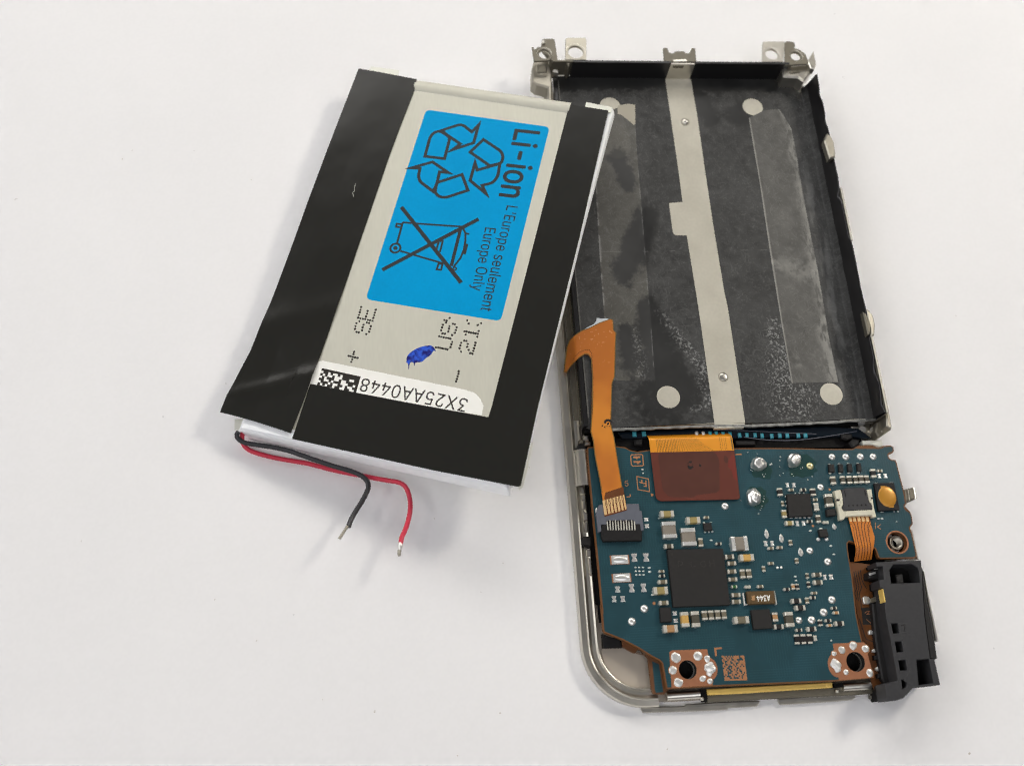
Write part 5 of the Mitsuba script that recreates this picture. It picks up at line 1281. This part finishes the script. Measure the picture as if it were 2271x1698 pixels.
# ------------------------------------------------------------------ small ribbon below the white socket
small = thing('button_ribbon', 'short orange ribbon with dark conductor lines below the white socket', 'ribbon cable')
zs_ = ZB + 0.35
pts = xy('D', [(995, 1130), (1252, 1125), (1275, 1215), (1325, 1390), (1308, 1540), (1320, 1640), (1110, 1660), (1100, 1540), (1072, 1430), (1015, 1200)], zs_)
yb = xy('D', [(1200, 1490)], zs_)[0, 1]


def dive(v):
    d = np.clip(yb - v[:, 1], 0, 9)
    v[:, 2] += -np.minimum(1.6, 0.42 * d ** 1.4)
    return v


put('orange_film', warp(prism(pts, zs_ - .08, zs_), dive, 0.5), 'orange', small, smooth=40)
for i, a_ in enumerate(((1038, 1128), (1090, 1128), (1143, 1127), (1194, 1126), (1240, 1126), (1005, 1195), (1270, 1215))):
    run = {0: [(1038, 1128), (1048, 1180), (1085, 1250), (1112, 1400), (1140, 1540), (1150, 1640)], 1: [(1090, 1128), (1105, 1180), (1120, 1260), (1150, 1400), (1178, 1540), (1190, 1640)], 2: [(1143, 1127), (1165, 1180), (1162, 1260), (1185, 1400), (1210, 1540), (1222, 1640)],
           3: [(1194, 1126), (1218, 1180), (1195, 1250), (1220, 1400), (1245, 1540), (1255, 1640)], 4: [(1250, 1126), (1262, 1175), (1238, 1250), (1256, 1400), (1282, 1540), (1290, 1640)], 5: [(1018, 1215), (1055, 1250), (1082, 1400), (1112, 1540), (1120, 1640)], 6: [(1276, 1220), (1248, 1265), (1262, 1330)]}[i]
    w = .12 if i < 5 else .07
    put('conductor', warp(from_shape(LineString(spline(np.c_[xy('D', run, zs_), np.zeros(len(run))], 5)[:, :2]).buffer(w / 2), zs_, zs_ + .015), dive, .5), 'trace_brown', small)
for x in (1003, 1054, 1108, 1158, 1210):
    put('contact', prism(xy('D', [(x, 1130), (x + 34, 1129), (x + 44, 1188), (x + 12, 1192)], zs_ + .02), zs_, zs_ + .02), 'finger', small)

# ------------------------------------------------------------------ amber jack ribbon and the black jack
jr = thing('jack_ribbon', 'dark amber ribbon between the circuit board and the black jack', 'ribbon cable')
zj = 2.2
put('amber_film', prism(xy('J', [(120, 120), (340, 150), (385, 420), (395, 640), (420, 990), (480, 1390), (525, 1545), (410, 1562), (350, 1420), (300, 1000), (240, 960), (180, 560), (140, 300)], zj), zj - .1, zj, .02), 'amber', jr)
for run in ([(165, 230), (180, 330), (195, 400), (175, 460), (195, 530)], [(185, 225), (205, 340), (218, 400), (200, 460), (218, 545)], [(210, 220), (228, 330), (245, 400), (222, 470), (240, 560), (245, 640)], [(235, 215), (252, 320), (300, 410)], [(225, 740), (262, 860), (300, 955), (400, 985)]):
    put('conductor', from_shape(LineString(spline(np.c_[xy('J', run, zj), np.zeros(len(run))], 5)[:, :2]).buffer(.06), zj, zj + .015), 'chip_black', jr)
k = put('black_patch', prism(xy('J', [(245, 620), (380, 608), (410, 780), (380, 800), (262, 800)], zj + .02), zj, zj + .02), 'chip_black', jr)
put('lettering', from_shape(unary_union([LineString(xy('J', p, zj)).buffer(.05) for p in ([(282, 672), (300, 660), (330, 652), (322, 672), (300, 690), (345, 682)], [(298, 742), (345, 782)], [(345, 745), (370, 735)])]), zj + .02, zj + .03), 'copper', k)
for q, h in (([(262, 505), (290, 490), (335, 500), (350, 560), (330, 578), (275, 575)], .5), ([(325, 868), (345, 855), (375, 865), (372, 905), (330, 908)], .4), ([(415, 868), (440, 865), (445, 900), (420, 905)], .3), ([(358, 1080), (380, 1058), (430, 1060), (442, 1085), (400, 1102), (365, 1098)], .3),
             ([(398, 1270), (420, 1250), (470, 1255), (485, 1280), (440, 1300), (402, 1295)], .3), ([(428, 1465), (445, 1450), (480, 1458), (478, 1485), (440, 1492)], .35)):
    put('solder_joint', prism(rounded(xy('J', q, zj + h), .12, 3), zj, zj + h, .1), 'solder_dull', jr)

jack = thing('headphone_jack', 'matte black moulded jack housing at the lower right corner of the player', 'jack')
zj1 = 6.0
jp = lambda pts, z: xy('J', pts, z)
body = jp([(402, 128), (640, 115), (888, 106), (898, 190), (905, 400), (925, 700), (985, 1165), (1036, 1178), (1098, 1450), (960, 1465), (800, 1482), (770, 1520), (700, 1590), (620, 1618), (530, 1626), (520, 1600), (500, 1440), (640, 1400), (560, 950), (515, 730), (498, 560), (478, 410), (450, 400), (440, 318), (492, 310), (478, 172), (415, 175)], zj1)
port = jp([(548, 215), (590, 152), (790, 148), (855, 190), (868, 230), (880, 345), (570, 355)], zj1)
lower_hole = jp([(835, 1180), (975, 1170), (1025, 1430), (862, 1452)], zj1)
slots = [jp(q, zj1) for q in ([(568, 788), (638, 785), (655, 890), (590, 895)], [(608, 985), (680, 980), (700, 1092), (628, 1098)], [(645, 1185), (722, 1180), (742, 1290), (665, 1295)], [(678, 1395), (742, 1390), (735, 1470), (690, 1500)])]
put('housing', prism([body, port, lower_hole] + slots, zj1 - 3.0, zj1, 0.07), 'jack', jack)
base = Polygon(body).buffer(0)
left_base = jp([(380, 160), (470, 300), (440, 420), (490, 700), (500, 950), (560, 1200), (600, 1500), (530, 1600), (500, 1560), (470, 1400), (420, 1000), (370, 600), (330, 300)], 3.0)
put('housing_base', from_shape(base.buffer(-.12), 0.6, zj1 - 3.0), 'void', jack)
put('housing_side', prism(jp([(330, 230), (440, 175), (480, 172), (490, 310), (440, 325), (330, 300)], 4.2), 1.5, 4.2, .2), 'jack_dark', jack)  # both side walls: their shadow is painted in as darker plastic
put('housing_side', prism(jp([(360, 560), (490, 560), (520, 760), (560, 950), (640, 1400), (500, 1440), (470, 1390), (400, 980)], 3.2), 1.2, 3.2, .2), 'jack_dark', jack)
put('side_ledge', prism(jp([(896, 180), (905, 190), (960, 560), (1005, 750), (1062, 1145), (1068, 1158), (1040, 1176), (985, 1166), (925, 700), (905, 400)], zj1 - .45), zj1 - 3.0, zj1 - .45, .12), 'jack_dark', jack)  # same plastic, painted darker for the shade on its turned face
put('port_rib', prism(jp([(615, 260), (690, 250), (705, 352), (630, 354)], zj1 - 1.2), zj1 - 3.0, zj1 - 1.2, .1), 'jack_dark', jack)
put('raised_step', prism(jp([(680, 930), (860, 925), (890, 1160), (838, 1172), (862, 1450), (800, 1480), (700, 1400), (770, 1300), (740, 1180), (700, 1000)], zj1 + .03), zj1 - .2, zj1 + .03, .03), 'jack', jack)
k = put('number_plate', prism(jp([(640, 785), (748, 780), (772, 890), (662, 896)], zj1 + .04), zj1 - .1, zj1 + .04, .03), 'jack', jack)
put('lettering', from_shape(LineString(jp([(672, 812), (715, 800), (705, 868)], zj1)).buffer(.07), zj1 + .04, zj1 + .06), 'jack_dark', k)
put('contact_blade', prism(jp([(470, 415), (480, 415), (508, 556), (495, 558)], zj1 + .02), zj1 - 1.4, zj1 + .02), 'gold', jack)
put('contact_blade', prism(jp([(340, 520), (460, 470), (480, 540), (345, 565)], 3.4), 3.2, 3.4, .05), 'nickel_dark', jack)
for q in ([(330, 245), (400, 225), (405, 250), (340, 270)], [(385, 185), (430, 180), (432, 200), (390, 205)]):
    put('solder_joint', prism(jp(q, 4.3), 4.0, 4.3, .08), 'solder_dull', jack)
for i, y in enumerate((1130, 1330)):
    put('contact_tooth', prism(jp([(385 + 36 * i, y), (470 + 36 * i, y - 8), (478 + 36 * i, y + 45), (390 + 36 * i, y + 50)], 3.0), 2.2, 3.0, .1), 'black', jack)
put('metal_guard', prism(jp([(905, 205), (930, 225), (965, 420), (1080, 962), (1070, 982), (1042, 976), (1000, 745), (960, 560)], 3.6), 0.2, 3.6, .15), 'nickel_bright', jack)
put('bottom_foot', prism(jp([(345, 1560), (520, 1560), (520, 1605), (350, 1600)], 1.0), .2, 1.0, .1), 'nickel_dark', jack)
gq = jp([(905, 205), (1080, 962), (1042, 976), (960, 560)], 3.6)
put('guard_foot', prism(np.array([(66.0, gq[1, 1]), (gq[1, 0] - .1, gq[1, 1] + .1), (gq[0, 0] + .1, gq[0, 1] - .1), (66.0, gq[0, 1])]), 0.2, 0.62), 'nickel_mid', jack)
